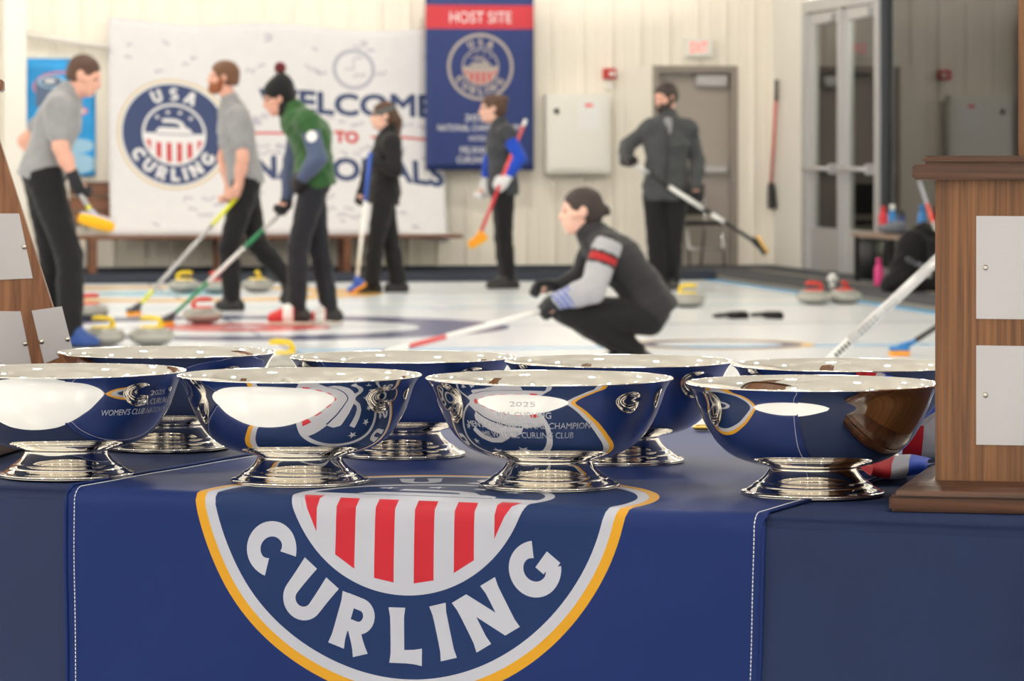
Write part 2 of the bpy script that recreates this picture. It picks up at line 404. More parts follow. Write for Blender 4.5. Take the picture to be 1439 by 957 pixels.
def emblem(cx, cy, Ro, gold=1, white=2, navy=3, red=4, n=128):
    """round crest: gold rim, white rim, navy ring with lettering, stone over stripes"""
    k = Ro/.272; L = []
    C_ = lambda r: [circle(cx, cy, r*k, n)]
    L += [(gold, [C_(.272)]), (white, [C_(.260)]), (navy, [C_(.247)]), (white, [C_(.152)]), (navy, [C_(.1405)])]
    # lower half: stripes
    half = [(cx+.1405*k*math.cos(a), cy+.1405*k*math.sin(a)) for a in np.linspace(math.pi*1.0, math.pi*2, 60)]
    half = [(x, y) for x, y in half]
    half = [(cx-.1405*k, cy+.004*k)]+half+[(cx+.1405*k, cy+.004*k)]
    L.append((white, [[half]]))
    reds = []
    for i in range(6):
        xc = (-.1225+i*.049)*k; hw = .0122*k; top = -.040 if abs(i-2.5) < 2 else -.030
        lo = -math.sqrt(max(1e-6, (.1375*k)**2-xc**2))
        xa, xb = xc-hw, xc+hw; rr = (.1385*k)**2
        pa = -math.sqrt(max(1e-8, rr-xa*xa)); pb = -math.sqrt(max(1e-8, rr-xb*xb))
        if max(abs(xa), abs(xb)) > .1385*k: continue
        reds.append([[(cx+xa, cy+top*k), (cx+xb, cy+top*k), (cx+xb, cy+pb), (cx+xa, cy+pa)]])
    L.append((red, reds))
    stone = [(-.088, .002), (-.082, .022), (-.066, .034), (.066, .034), (.082, .022), (.088, .002)]
    handle = stroke([(-.056, .066), (-.02, .068), (.012, .066), (.032, .056), (.046, .03)], [.009, .0095, .0095, .0095, .012])
    neck = [(-.02, .03), (.052, .03), (.052, .044), (.0, .044)]
    L.append((white, [[place(stone, cx, cy, k)], [place(handle, cx, cy, k)]]))
    L.append((navy, [[place([(-.086, .0035), (.086, .0035), (.086, -.001), (-.086, -.001)], cx, cy, k)]]))
    L.append((white, [[star(cx+x*k, cy+y*k, .0135*k)] for x, y in ((-.080, .082), (-.029, .108), (.029, .108), (.080, .082))]))
    g = []
    for ch, a in zip('CURLING', (59, 38, 18, -1, -14.5, -31, -53.5)):          # lower arc, tops toward the centre
        adv, polys = GLYPH[ch]; h = .063
        ang = -R(a); rx, ry = math.sin(-R(a)), -math.cos(R(a))
        for p in polys:
            q = [((x-adv/2)*h, (y)*h) for x, y in p]
            g.append([place([(x, y-.229) for x, y in q], cx, cy, k, -R(a))])
    for ch, a in zip('USA', (24, 0, -24)):
        adv, polys = GLYPH[ch]; h = .060
        for p in polys:
            q = [((x-adv/2)*h, y*h+.168) for x, y in p]
            g.append([place(q, cx, cy, k, R(a))])
    L.append((white, g))
    return L

# ------------------------------------------------------------------ the hall
PL, QN, HZ = -18.0, -47.0, 5.4                    # left wall, near wall, ceiling height
ice = struct(in_room(box('floor', (PL, QN, -.2), (0, .3, 0), M['ice'])), 'white pebbled curling ice covering the hall floor')
struct(in_room(box('ceiling', (PL-.3, QN-.3, HZ), (.3, .5, HZ+.2), M['ceil'])))
struct(in_room(box('wall_left', (PL-.3, QN-.3, 0), (PL, .5, HZ), M['wall'])))
struct(in_room(box('wall_near', (PL, QN-.3, 0), (0, QN, HZ), M['wall'])))
wall_back = struct(in_room(box('wall_back', (PL, .16, 0), (.3, .4, HZ), M['wall'])), 'cream ribbed metal wall at the far end')
# ribbed siding panels
def panel_mesh(z0, z1, w=.3):
    prof = [(0, 0), (.07, 0), (.085, -.022), (.115, -.022), (.13, 0), (.21, 0), (.215, -.008), (.235, -.008), (.24, 0), (w, 0), (w, .05), (0, .05)]
    bm = bmesh.new(); A = [bm.verts.new((x, y, z0)) for x, y in prof]; B = [bm.verts.new((x, y, z1)) for x, y in prof]
    for i in range(len(prof)): bm.faces.new((A[i], A[(i+1) % len(prof)], B[(i+1) % len(prof)], B[i]))
    bm.faces.new(A); bm.faces.new(B[::-1]); bmesh.ops.recalc_face_normals(bm, faces=bm.faces)
    me = bpy.data.meshes.new('wall_panel'); bm.to_mesh(me); bm.free(); me.materials.append(M['wall']); return me
dp0, dz_top = back_at(917, 92); dp1, _ = back_at(1036, 92)
pm_full, pm_over = panel_mesh(.0, HZ), panel_mesh(dz_top, HZ)
x = -.3
while x > -11.5:
    over = x+.3 > dp0 and x < dp1
    o = bpy.data.objects.new('wall_panel', pm_over if over else pm_full); COL.objects.link(o); o.parent = wall_back; o.location = (x, 0, 0)
    x -= .3
# fillers beside the door so that the siding reaches its frame
lo_p = -.3*math.ceil(-dp0/.3); hi_p = -.3*math.floor(-dp1/.3)
box('wall_panel', (lo_p, -.004, 0), (dp0, .05, dz_top), M['wall'], wall_back)
box('wall_panel', (dp1, -.004, 0), (hi_p, .05, dz_top), M['wall'], wall_back)

# right wall with glazed door and window
q_d0, q_d1, q_w1 = -1.31, -4.1, -9.6
wr = struct(in_room(box('wall_right', (0, q_d0, 0), (.25, .16, HZ), M['wall_w'])), 'white wall beside the glazed double door')
box('wall_header', (0, q_w1, 2.95), (.25, q_d0, HZ), M['wall_w'], wr)
box('wall_return', (0, QN, 0), (.25, q_w1, HZ), M['wall_w'], wr)
box('window_sill_wall', (0, q_w1, 0), (.25, q_d1, .12), M['wall_w'], wr)
# lobby behind the glass
lb = struct(in_room(box('wall_lobby', (4.2, -16, 0), (4.35, 2, HZ), M['lobby'])))
box('upper_wall_band', (4.12, -16, 2.55), (4.2, 2, HZ), M['lobby_y'], lb)
box('lobby_end', (.25, 1.85, 0), (4.2, 2, HZ), M['lobby'], lb)
box('upper_wall_band', (.25, 1.82, 2.5), (4.2, 1.85, 3.35), M['lobby_y'], lb)
box('lobby_near_end', (.25, -16, 0), (4.2, -15.85, HZ), M['lobby'], lb)
box('lobby_floor', (.25, -16, -.1), (4.2, 2, .05), M['carpet'], lb)
box('lobby_ceiling', (.25, -16, 3.35), (4.2, 2, 3.5), M['lobby_y'], lb)
# double door
dr = struct(in_room(empty('door_2', (0, 0, 0))), 'aluminium framed glass double door in the right wall')
dr.rotation_euler = (0, 0, PHI); dr.location = room(0, 0, .05)
Hd = 2.55
box('frame_post', (-.03, q_d0-.16, 0), (.14, q_d0, Hd), M['alu'], dr, .008)
box('frame_post', (-.03, q_d1, 0), (.14, q_d1+.12, Hd), M['alu'], dr, .008)
qm = (q_d0+q_d1)/2-.02
box('frame_post', (-.03, qm-.06, 0), (.14, qm+.06, Hd), M['alu'], dr, .008)
box('frame_head', (-.03, q_d1, Hd), (.14, q_d0, Hd+.12), M['alu'], dr, .008)
for qa, qb in ((q_d0-.16, qm+.06), (qm-.06, q_d1+.12)):
    leaf = box('door_leaf', (.02, qb, 0), (.07, qa, .42), M['alu'], dr, .005)
    for z0, z1, a, b_ in ((.42, Hd, qa-.11, qa), (.42, Hd, qb, qb+.11), (Hd-.12, Hd, qb+.11, qa-.11)):
        box('leaf_stile', (.02, a, z0), (.07, b_, z1), M['alu'], dr, .004)
    box('pane', (.04, qb+.11, .42), (.05, qa-.11, Hd-.12), M['glass'], dr)
    tube('push_bar', [(-.07, qb+.05, 1.0), (-.07, qa-.05, 1.0)], .022, M['alu'], dr)
    box('bar_bracket', (-.09, qb+.05, .95), (.02, qb+.1, 1.05), M['alu'], dr, .004)
    box('door_closer', (-.06, qb+.1, Hd-.12), (.02, qb+.45, Hd-.04), M['alu'], dr, .006)
w1 = struct(in_room(empty('window_1', (0, 0, 0)), 0, 0, 0), 'large fixed window looking into the lobby')
box('pane', (.05, q_w1, .12), (.062, q_d1, 2.95), M['glass'], w1)
box('gasket', (.0, q_d1-.05, .05), (.12, q_d1, 2.95), M['gasket'], w1)
box('sill', (-.02, q_w1, .08), (.14, q_d1, .14), M['alu'], w1)

# walkways, bumper, carpet edge
wk = struct(in_room(box('floor_walkway', (-1.25, QN, 0), (0, .16, .05), M['carpet'])), 'dark carpet walkway along the right wall')
box('carpet_edging', (-1.29, QN, 0), (-1.25, -1.0, .035), M['carpet_l'], wk)
box('carpet_seam', (-.62, QN, .05), (-.56, -1.5, .054), M['carpet_l'], wk)
struct(in_room(box('floor_back_walkway', (PL, -2.9, 0), (-1.25, .16, .004), M['carpet'])), 'dark carpet strip in front of the far wall')
struct(in_room(box('trim_1', (PL, -3.0, 0), (-1.3, -2.86, .09), M['bumper'], None, .02)), 'dark foam bumper along the edge of the ice')
struct(in_room(box('trim_2', (-1.42, QN, 0), (-1.29, -1.2, .003), M['bluetape'])), 'bright blue line along the carpet edge')
struct(in_room(box('baseboard_back', (PL, -.05, 0), (dp0, -.02, .06), M['bumper'])))
# painted rings and lines in the ice
def ring(name, c, ro, ri, m, z=.0012):
    n = 96; bm = bmesh.new()
    O = [bm.verts.new((c[0]+ro*math.cos(2*math.pi*i/n), c[1]+ro*math.sin(2*math.pi*i/n), z)) for i in range(n)]
    if ri > 0:
        I = [bm.verts.new((c[0]+ri*math.cos(2*math.pi*i/n), c[1]+ri*math.sin(2*math.pi*i/n), z)) for i in range(n)]
        for i in range(n): bm.faces.new((O[i], O[(i+1) % n], I[(i+1) % n], I[i]))
    else: bm.faces.new(O)
    bmesh.ops.recalc_face_normals(bm, faces=bm.faces)
    for f in bm.faces:
        if f.normal.z < 0: f.normal_flip()
    me = bpy.data.meshes.new(name); bm.to_mesh(me); bm.free()
    return link(name, me, m, ice, False)
h1 = to_room(ground(340, 460)); h2 = (h1[0], h1[1]+6.2)
ring('house_ring', h1, 1.83, 1.22, M['ice_navy']); ring('house_ring', h1, .61, .15, M['ice_red'])
ring('house_ring', h2, 1.83, 1.22, M['ice_gold']); ring('house_ring', h2, .61, .15, M['ice_lblue'])
e1 = to_room(ground(1010, 484)); ring('ice_crest_ring', e1, .52, .40, M['ice_navy']); ring('ice_crest_ring', e1, .60, .53, M['ice_gold'])
e2 = to_room(ground(690, 432)); ring('ice_crest_ring', e2, .45, .36, M['b_grey'])
for q, m, w in ((h1[1]+3.15, 'ice_lblue', .10), (h1[1]-3.0, 'bluetape', .16), (h1[1], 'ice_navy', .03), (h2[1], 'ice_navy', .03), (h1[1]+4.7, 'ice_lblue', .08)):
    box('ice_line', (PL+.5, q-w/2, 0), (-1.45, q+w/2, .0008), M[m], ice)
box('ice_line', (h1[0]-.01, -20, 0), (h1[0]+.01, -3.2, .0007), M['ice_navy'], ice)

# ceiling fixtures: the light of the hall
fm = None
for i, p in enumerate((-15.8, -11.6, -7.4, -3.2)):
    for j in range(9):
        q = -3.0-5.1*j
        if fm is None:
            fx = empty('ceiling_light', room(p, q, HZ), PHI, 'round white high bay lamp hanging above the ice', 'ceiling light', 'high bay lamps of the hall')
            lathe('housing', [(0, 0), (.03, 0), (.03, -.18), (.16, -.22), (.30, -.34), (.31, -.36), (0, -.355)], M['fixture'], fx, 28)
            lathe('diffuser', [(0, -.362), (.26, -.362), (.262, -.42), (.23, -.52), (.15, -.58), (0, -.60)], M['light'], fx, 28); fm = fx
        else:
            c = copy_tree(fm); c.location = room(p, q, HZ)
for p_, q in [(a_, b_) for a_ in (1.4, 3.1) for b_ in (.6, -.9, -3.5, -6.5)]:  # out-of-view lamps, added only to brighten the lobby seen through the glass
    fl = copy_tree(fm); fl.location = room(p_, q, 3.35); fl['group'] = 'unseen lamps added to light the lobby'
    fl['label'] = 'unseen round white lamp added to brighten the lobby behind the glass'

# ------------------------------------------------------------------ table, cover, runner
tb = empty('folding_table', table(0, 0, -TABZ), TH, 'long table hidden under the navy fitted cover', 'table')
box('tabletop', (-.93, .015, TABZ-.04), (.93, 1.19, TABZ-.006), M['white'], tb, .006)
for sx in (-.85, .85):
    for sy in (.1, 1.1): tube('leg', [(sx, sy, 0), (sx, sy, TABZ-.04)], .016, M['gasket'], tb)
bm = box_bm((-.945, .0, .01), (.945, 1.205, TABZ))
bmesh.ops.delete(bm, geom=[f for f in bm.faces if f.normal.z < -.5 or f.calc_center_median().z < .02], context='FACES_ONLY')
bmesh.ops.bevel(bm, geom=[e for e in bm.edges if len(e.link_faces) == 2], offset=.014, segments=5, affect='EDGES')
cv = from_bm('tablecloth', bm, M['navy_cover'], None, True)
cv.location = table(0, 0, -TABZ); cv.rotation_euler = (0, 0, TH)
tag(cv, 'plain dark navy fitted cloth covering the long table', 'tablecloth')
RW, BR = .434, .016
def sm(a, b, x): t_ = min(1, max(0, (x-a)/(b-a))); return t_*t_*(3-2*t_)
def runner_map(u, v, off=.0):
    rq = BR*math.pi/4; zt = TABZ+.0016
    wob = .5+.5*math.sin(u*11+.6); wob2 = .5+.5*math.sin(u*23+1.9)
    if v >= rq:
        y, z, ny, nz = BR+(v-rq), zt, 0, 1
        z += .0008*sm(0, .08, v)*(.5+.5*math.sin(u*19+v*13))*(.5+.5*math.sin(v*23+u*7+1))
    elif v <= -rq: y, z, ny, nz = 0, zt-BR-(-v-rq), -1, 0
    else:
        a = (rq-v)/BR; y, z, ny, nz = BR-BR*math.sin(a), zt-BR+BR*math.cos(a), -math.sin(a), math.cos(a)
    d = max(0, -v); g = sm(0, .30, d)
    out = .0016+.016*g*(.65*wob+.35*wob2*sm(.05, .4, d))*(1-.35*math.cos(3*u))+.006*sm(0, .12, d)*(.5+.5*math.sin(u*14+d*16+2))
    x = u*(1-.035*sm(0, .5, d))
    return Vector((x, y+ny*(out+off) if v < rq else y, z+nz*(off+(.0 if v >= rq else .0))))
rn = printed_sheet('table_runner', -RW-.016, -.62, RW, 1.19, .013, emblem(-.004, .0485, .277, n=160), runner_map,
                   [M['runner'], M['r_gold'], M['r_white'], M['r_navy'], M['r_red']])
rn.location = table(0, 0, -TABZ); rn.rotation_euler = (0, 0, TH)
tag(rn, 'royal blue runner with round curling crest hanging over the table front', 'table runner')
for sx in (-1, 1):
    tube('hem', [runner_map(sx*(RW-.001)-(.016 if sx < 0 else 0), v, .0012) for v in np.arange(1.18, -.62, -.01)], .0022, M['runner'], rn, 6)
bm = bmesh.new()
for sx in (-1, 1):
    v = 1.18
    while v > -.61:
        ux = sx*(RW-.0125)-(.016 if sx < 0 else 0); a, b_ = runner_map(ux, v, .0006), runner_map(ux, v-.0032, .0006)
        tube_bm([a, b_], .0006, 4, bm); v -= .0047
st = from_bm('stitching', bm, M['stitch'], rn); st['kind'] = 'stuff'; st['label'] = 'white stitching along the runner hems'

# ------------------------------------------------------------------ silver bowls
basin = [(0, .0335), (.045, .034), (.066, .0365), (.086, .0425), (.101, .051), (.1125, .062), (.1212, .0745), (.1282, .0875), (.1330, .0985), (.1365, .108), (.1392, .1165), (.1416, .1225), (.1444, .1275), (.1472, .1310), (.1490, .1330), (.1500, .1342), (.1498, .1353), (.1485, .1357),
         (.1460, .1337), (.1424, .1297), (.1396, .1242), (.1372, .1172), (.1346, .1090), (.1311, .0997), (.1264, .0890), (.1195, .0763), (.1110, .0643), (.0998, .0537), (.0850, .0452), (.066, .0393), (.045, .0372), (0, .0368)]
def resample(pts, k=3):
    P = [Vector(p) for p in pts]; out = []
    for i in range(len(P)-1):
        p0, p1, p2, p3 = P[max(i-1, 0)], P[i], P[i+1], P[min(i+2, len(P)-1)]
        for j in range(k):
            t_ = j/k; out.append(tuple(.5*((2*p1)+(p2-p0)*t_+(2*p0-5*p1+4*p2-p3)*t_*t_+(3*p1-p0-3*p2+p3)*t_**3)))
    out.append(tuple(P[-1])); out[0] = (0, out[0][1]); out[-1] = (0, out[-1][1]); return [(max(0, a), b_) for a, b_ in out]
foot = [(.0, .002), (.078, .0), (.0835, .0004), (.0848, .0018), (.0845, .0034), (.082, .0045), (.0785, .0052), (.0755, .0075), (.0725, .0092), (.0715, .0098), (.0705, .0115), (.0660, .0148), (.0640, .0155), (.0632, .0165), (.0585, .0205), (.0545, .0255), (.0520, .030), (.0515, .0325), (.0525, .0340), (.0575, .0350), (.0620, .0358), (.0638, .0371), (.0635, .0386), (.0610, .0396), (.055, .0400), (.0, .0400)]
def on_bowl(a, z, off):                           # point on the outer wall at azimuth a, height z
    zs = [p[1] for p in basin[:16]]; rs = [p[0] for p in basin[:16]]
    r = float(np.interp(z, zs, rs))+off; return Vector((r*math.sin(a), -r*math.cos(a), z))
bowl0 = empty('silver_bowl', (0, 0, 0), 0, 'x', 'bowl', 'polished silver trophy bowls on the table')
lathe('basin', resample(basin, 3), M['silver'], bowl0, 128)
lathe('foot', resample(foot, 2), M['silver'], bowl0, 96)
def engraving(bowl, lines, az):
    groups = []
    for s, z, h, w in lines: groups.append((0, [text_group(s, 0, z, h, w, 0.0)]))
    verts = []; allp = [p for _, g in groups for l in g for lp in l for p in lp]
    x0, x1 = min(p[0] for p in allp)-.002, max(p[0] for p in allp)+.002; y0, y1 = min(p[1] for p in allp)-.001, max(p[1] for p in allp)+.001
    lay = [(1, g) for _, g in groups]
    o = printed_sheet('engraving', x0, y0, x1, y1, .006, lay, lambda u, v: on_bowl(az+u/.132, v, .00035), [M['silver'], M['engrave']], bowl)
    bm = bmesh.new(); bm.from_mesh(o.data)
    bmesh.ops.delete(bm, geom=[f for f in bm.faces if f.material_index == 0], context='FACES'); bm.to_mesh(o.data); bm.free()
    o['label'] = 'engraved lettering'
bowl_spec = [  # pixel x of the centre, distance, label
 (93, 4.575, 'silver bowl in the front row, leftmost, beside the tapered wooden trophy'),
 (421, 4.484, 'silver bowl in the front row, second from left, left of the crest'),
 (772, 4.425, 'silver bowl engraved with championship lettering, in the front row above the crest'),
 (1142, 4.325, 'silver bowl in the front row, next to the square wooden trophy base'),
 (234, 5.05, 'silver bowl in the back row, leftmost, partly behind two front bowls'),
 (565, 4.93, 'silver bowl in the back row, second from left, between the two middle front bowls'),
 (870, 4.83, 'silver bowl in the back row, third from left, behind the engraved bowl'),
 (1193, 4.74, 'silver bowl in the back row, rightmost, with only its rim showing')]
bowls = []
for i, (px, Y, lab) in enumerate(bowl_spec):
    o = bowl0 if i == 0 else copy_tree(bowl0)
    Y *= .990 if i < 4 else .982; o.scale = (1, 1, .965)
    o.location = ((px-CX)*Y/F, Y, TABZ+.0027); o['label'] = lab; bowls.append(o)
engraving(bowls[2], [('2025', .108, .0062, .030), ('USA CURLING', .0935, .0078, .066), ("MEN'S CLUB NATIONAL CHAMPION", .0805, .0078, .165), ('MILWAUKEE CURLING CLUB', .0685, .0075, .125)], R(-14))
engraving(bowls[0], [('2025', .108, .0062, .030), ('USA CURLING', .0960, .0078, .066), ("WOMEN'S CLUB NATIONAL CHAMPION", .0845, .0078, .165)], R(62))

# ------------------------------------------------------------------ wooden trophies
trot = R(-13)
c0 = world(1314, 600, 4.105)
tr = empty('wooden_trophy', (c0.x, c0.y, TABZ+.001), trot, 'square oak trophy base with dark mouldings and silver plates at the table corner', 'trophy')
BW, BD = .315, .22
def step_prism(name, lo, hi, z0, z1, m, bev): return box(name, (lo[0], lo[1], z0), (hi[0], hi[1], z1), m, tr, bev)
box('plinth', (-.048, -.036, 0), (BW+.048, BD+.036, .0185), M['darkwood'], tr, .003)
bm = bmesh.new()                                   # sloping ogee between plinth and body
prof = [(.040, .0185), (.039, .024), (.030, .029), (.020, .031), (.006, .033), (.0, .033)]
prev = None
for d, z in prof:
    rg = [bm.verts.new(p) for p in ((-d, -d, z), (BW+d, -d, z), (BW+d, BD+d, z), (-d, BD+d, z))]
    if prev:
        for k in range(4): bm.faces.new((prev[k], prev[(k+1) % 4], rg[(k+1) % 4], rg[k]))
    prev = rg
from_bm('plinth_moulding', bm, M['darkwood'], tr)
box('body', (0, 0, .02), (BW, BD, .373), M['walnut'], tr, .0012)
box('cap', (-.0235, -.022, .373), (BW+.0235, BD+.022, .3905), M['darkwood'], tr, .0025)
box('cap_moulding', (-.013, -.012, .3905), (BW+.013, BD+.012, .400), M['darkwood'], tr, .003)
box('column', (.089, .05, .400), (BW-.089, BD-.05, .78), M['walnut'], tr, .0012)
for z0, z1 in ((.216, .332), (.074, .186)):
    pl = box('plate', (.0465, -.0016, z0), (BW-.0465, 0, z1), M['plate'], tr, .0004)
    for px in (.057, BW-.057):
        o = lathe('pin', [(0, .0028), (.0018, .0025), (.0030, .0012), (.0033, 0), (0, 0)], M['pin'], pl, 14)
        o.location = (px, -.0015, (z0+z1)/2); o.rotation_euler = (R(90), 0, 0)
# tapered trophy at the left
lrot = R(7); YL = 5.16
def on_plane(x, y, P0, nrm):
    d = Vector(((x-CX)/F, 1, -(y-YH)/F)); o0 = Vector((0, 0, HC)); return o0+d*((P0-o0).dot(nrm)/d.dot(nrm))
P0 = world(100, 515, YL); nl = Vector((math.sin(lrot), -math.cos(lrot), 0))
lt = empty('tapered_trophy', (P0.x, P0.y, TABZ+.003), lrot, 'tapered walnut trophy with pinned silver plates behind the left bowls', 'trophy')
inv = (Matrix.Translation(lt.location) @ Matrix.Rotation(lrot, 4, 'Z')).inverted()
def lp(x, y): return inv @ on_plane(x, y, P0, nl)
bt, tp = lp(122, 590), lp(-23, 128)
xm = lp(-62, 300).x; zb, ztp = .032, tp.z; D_ = .10
hb, ht = bt.x-xm, tp.x-xm
bm = bmesh.new()
vs = [bm.verts.new(p) for p in ((xm-hb, 0, zb), (xm+hb, 0, zb), (xm+ht, 0, ztp), (xm-ht, 0, ztp), (xm-hb, D_, zb), (xm+hb, D_, zb), (xm+ht, D_, ztp), (xm-ht, D_, ztp))]
for f in ((0, 1, 2, 3), (5, 4, 7, 6), (1, 5, 6, 2), (4, 0, 3, 7), (3, 2, 6, 7), (4, 5, 1, 0)): bm.faces.new([vs[i] for i in f])
from_bm('body', bm, M['walnut_l'], lt, False, .0012)
capx = lp(5, 120).x-xm
box('cap', (xm-capx, -.02, ztp), (xm+capx, D_+.02, lp(0, 112).z), M['walnut_l'], lt, .002)
pb_ = box('plinth', (-2*hb-.02, -.60, 0), (.006, .0, .032), M['darkwood'], lt, .004)
pb_.location = (bt.x+.004, D_+.03, 0); pb_.rotation_euler = (0, 0, R(-15))
quads = [[(-42, 300), (27, 300), (46, 391), (-42, 395)], [(-60, 437), (29, 437.5), (44, 511), (-58, 514)], [(44.5, 436.5), (87, 430.5), (103, 494), (62, 511)]]
pins = [[(34, 347)], [(35.5, 483)], [(58.5, 480), (95, 476.5)]]
for qd, pn in zip(quads, pins):
    bm = bmesh.new(); A = [lp(*q) for q in qd]
    f0 = [bm.verts.new((p.x, -.0018, p.z)) for p in A]; f1 = [bm.verts.new((p.x, 0, p.z)) for p in A]
    bm.faces.new(f0); bm.faces.new(f1[::-1])
    for k in range(4): bm.faces.new((f0[k], f0[(k+1) % 4], f1[(k+1) % 4], f1[k]))
    pl = from_bm('plate', bm, M['plate'], lt)
    for px, py in pn:
        p = lp(px, py); o = lathe('pin', [(0, .0034), (.0022, .003), (.0036, .0015), (.004, 0), (0, 0)], M['pin'], pl, 14)
        o.location = (p.x, -.0017, p.z); o.rotation_euler = (R(90), 0, 0)

# ------------------------------------------------------------------ ribbons and a medal
def ribbon(name, label, path, width_dir, w):
    P = [Vector(p) for p in path]
    cum = [0]
    for a, b_ in zip(P, P[1:]): cum.append(cum[-1]+(b_-a).length)
    L_ = cum[-1]; wdv = Vector(width_dir).normalized()
    def mp(u, v):
        s = max(0, min(L_, v)); i = max(k for k in range(len(cum)) if cum[k] <= s+1e-9); i = min(i, len(P)-2)
        tt = (s-cum[i])/(cum[i+1]-cum[i]); p0, p1, p2, p3 = P[max(i-1, 0)], P[i], P[i+1], P[min(i+2, len(P)-1)]
        c = .5*((2*p1)+(p2-p0)*tt+(2*p0-5*p1+4*p2-p3)*tt*tt+(3*p1-p0-3*p2+p3)*tt**3)
        return c+wdv*(u-w/2)+Vector((0, 0, .003*math.sin(u*90+v*20)))
    o = printed_sheet(name, 0, 0, w, L_, .007, [(0, [[rect(0, 0, w*.34, L_)]]), (1, [[rect(w*.34, 0, w*.66, L_)]]), (2, [[rect(w*.66, 0, w, L_)]])], mp, [M['r_red'], M['r_white'], M['bluesl']])
    md = o.modifiers.new('thickness', 'SOLIDIFY'); md.thickness = .0012
    return tag(o, label, 'ribbon')
rz = Matrix.Rotation(TH, 3, 'Z')
def tpt(x, y, h=0.0): Y = F*(HC-TABZ-h)/(y-YH); return world(x, y, Y)
a = tpt(1262, 676, .006)
ribbon('medal_ribbon', 'folded red white and blue medal ribbon lying beside the square wooden trophy', [a+Vector((0, .13, .005)), a+Vector((-.002, .07, .004)), a+Vector((0, .01, .004)), a+Vector((.002, -.002, .012)), a+Vector((.004, .012, .021)), a+Vector((.012, .06, .024)), a+Vector((.02, .11, .02))], (1, -.12, .02), .066)
a = tpt(1310, 652, .012)
ribbon('medal_ribbon', 'red white and blue medal ribbon standing in a loop behind the folded ribbon', [a+Vector((0, .08, .0)), a+Vector((0, .045, .0)), a+Vector((0, .02, .012)), a+Vector((.002, .012, .045)), a+Vector((.004, .022, .070)), a+Vector((.01, .045, .078)), a+Vector((.012, .07, .06))], (1, .25, .08), .075)
a = tpt(988, 608)
md = empty('gold_medal', (a.x, a.y, TABZ+.0045), 0, 'round gold medal lying on the table between two bowls', 'medal')
lathe('disc', [(0, 0), (.0135, 0), (.0145, .0015), (.0145, .0045), (.0135, .006), (.012, .0052), (0, .0052)], M['gold'], md, 40)
lathe('raised_rim', [(.0115, .005), (.0122, .0064), (.0129, .005)], M['gold'], md, 40)

# ------------------------------------------------------------------ things on the far wall
def wall_sheet(name, label, cat, x0, y0, x1, y1, layers_fn, mats, q=-.05, step=.06, wave=0.0, qb=None, corners=None):
    """flat print hung on the far wall; pixel rectangle -> (p, z)"""
    pa, za = back_at(x0, y0, q); pb, _ = back_at(x1, y0, q); _, zb_ = back_at(x0, y1, q)
    def mp(u, v):
        f = (za-v)/(za-zb_); uu, zz = u, v
        if corners: zz = v+corners((u-pa)/(pb-pa), f)
        qq = q+(0 if qb is None else (qb-q)*f**3)-wave*(.5+.5*math.sin(u*6.5+v*1.5))*(.4+.6*f)
        return Vector((uu, qq, zz))
    o = printed_sheet(name, pa, zb_, pb, za, step, layers_fn, mp, mats)
    md_ = o.modifiers.new('thickness', 'SOLIDIFY'); md_.thickness = .003
    in_room(o); return tag(o, label, cat)
Q1 = -.06
def bp(x, y): return back_at(x, y, Q1)
def btext(s, xa, xb, yt, yb, bold=.02):
    (pa, zt), (pb, _), (_, zb_) = bp(xa, yt), bp(xb, yt), bp(xa, yb)
    return text_group(s, (pa+pb)/2, zb_, zt-zb_, pb-pa, bold)
def bold_text(s, xa, xb, yt, yb, d=.010):          # thickened capitals: the outline united with shifted copies of itself
    g = btext(s, xa, xb, yt, yb, 0.0)
    return [[[(x+dx*d, y+dy*d) for x, y in lp] for lp in g] for dx, dy in ((0, 0), (1, 0), (-1, 0), (0, 1), (0, -1), (.7, .7), (-.7, .7), (.7, -.7), (-.7, -.7))]
ce = bp(244, 185); ro = bp(244, 105)[1]-ce[1]
L = emblem(ce[0], ce[1], ro, 1, 2, 3, 4, 72)
L.append((3, bold_text('WELCOME', 365, 609, 121, 152, .013)+bold_text('NATIONALS', 354, 620, 217, 249, .013)))
L.append((4, bold_text('TO', 470, 502, 177, 193, .010)+[[rect(*bp(352, 185.5), *bp(452, 182))], [rect(*bp(520, 186), *bp(622, 182.5))]]))
cc = bp(497, 84); rc = bp(527, 84)[0]-cc[0]
L.append((5, [[circle(cc[0], cc[1], rc, 40), circle(cc[0], cc[1], rc*.82, 40)]]))
L.append((5, [[rect(cc[0]-.006, cc[1], cc[0]+.006, cc[1]+rc*.6)], [rect(cc[0]-rc*.45, cc[1]-.006, cc[0], cc[1]+.006)]]))
rs_ = random.Random(3); ink = []
for i in range(120):                               # signatures scrawled over the cloth
    x, y = rs_.uniform(165, 600), rs_.choice((rs_.uniform(40, 100), rs_.uniform(262, 318), rs_.uniform(198, 212), rs_.uniform(156, 172)))
    if 165 < x < 322 and 100 < y < 272: continue
    n_ = rs_.randint(5, 9); w_ = rs_.uniform(8, 22)
    pts = [bp(x+w_*k/n_, y+rs_.uniform(-3.5, 3.5)) for k in range(n_)]
    ink.append((6, [[stroke(pts, .008)]]))
L = ink+L
wall_sheet('welcome_banner', 'white welcome banner with round crest and blue lettering on the far wall', 'banner', 152, 24, 622, 329, L,
           [M['bannerw'], M['b_gold'], M['b_white'], M['b_navy'], M['b_red'], M['b_grey'], M['b_ink']], Q1, .07, .02, -.44,
           lambda u, f: -.10*u*(1-f)-.05*math.sin(math.pi*u*2)**2*(1-f)-.09*sm(.82, 1, u)*f)
Q2 = -.27
def hp(x, y): return back_at(x, y, Q2)
def htext(s, xa, xb, yt, yb, bold=.03):
    (pa, zt), (pb, _), (_, zb_) = hp(xa, yt), hp(xb, yt), hp(xa, yb)
    return text_group(s, (pa+pb)/2, zb_, zt-zb_, pb-pa, bold)
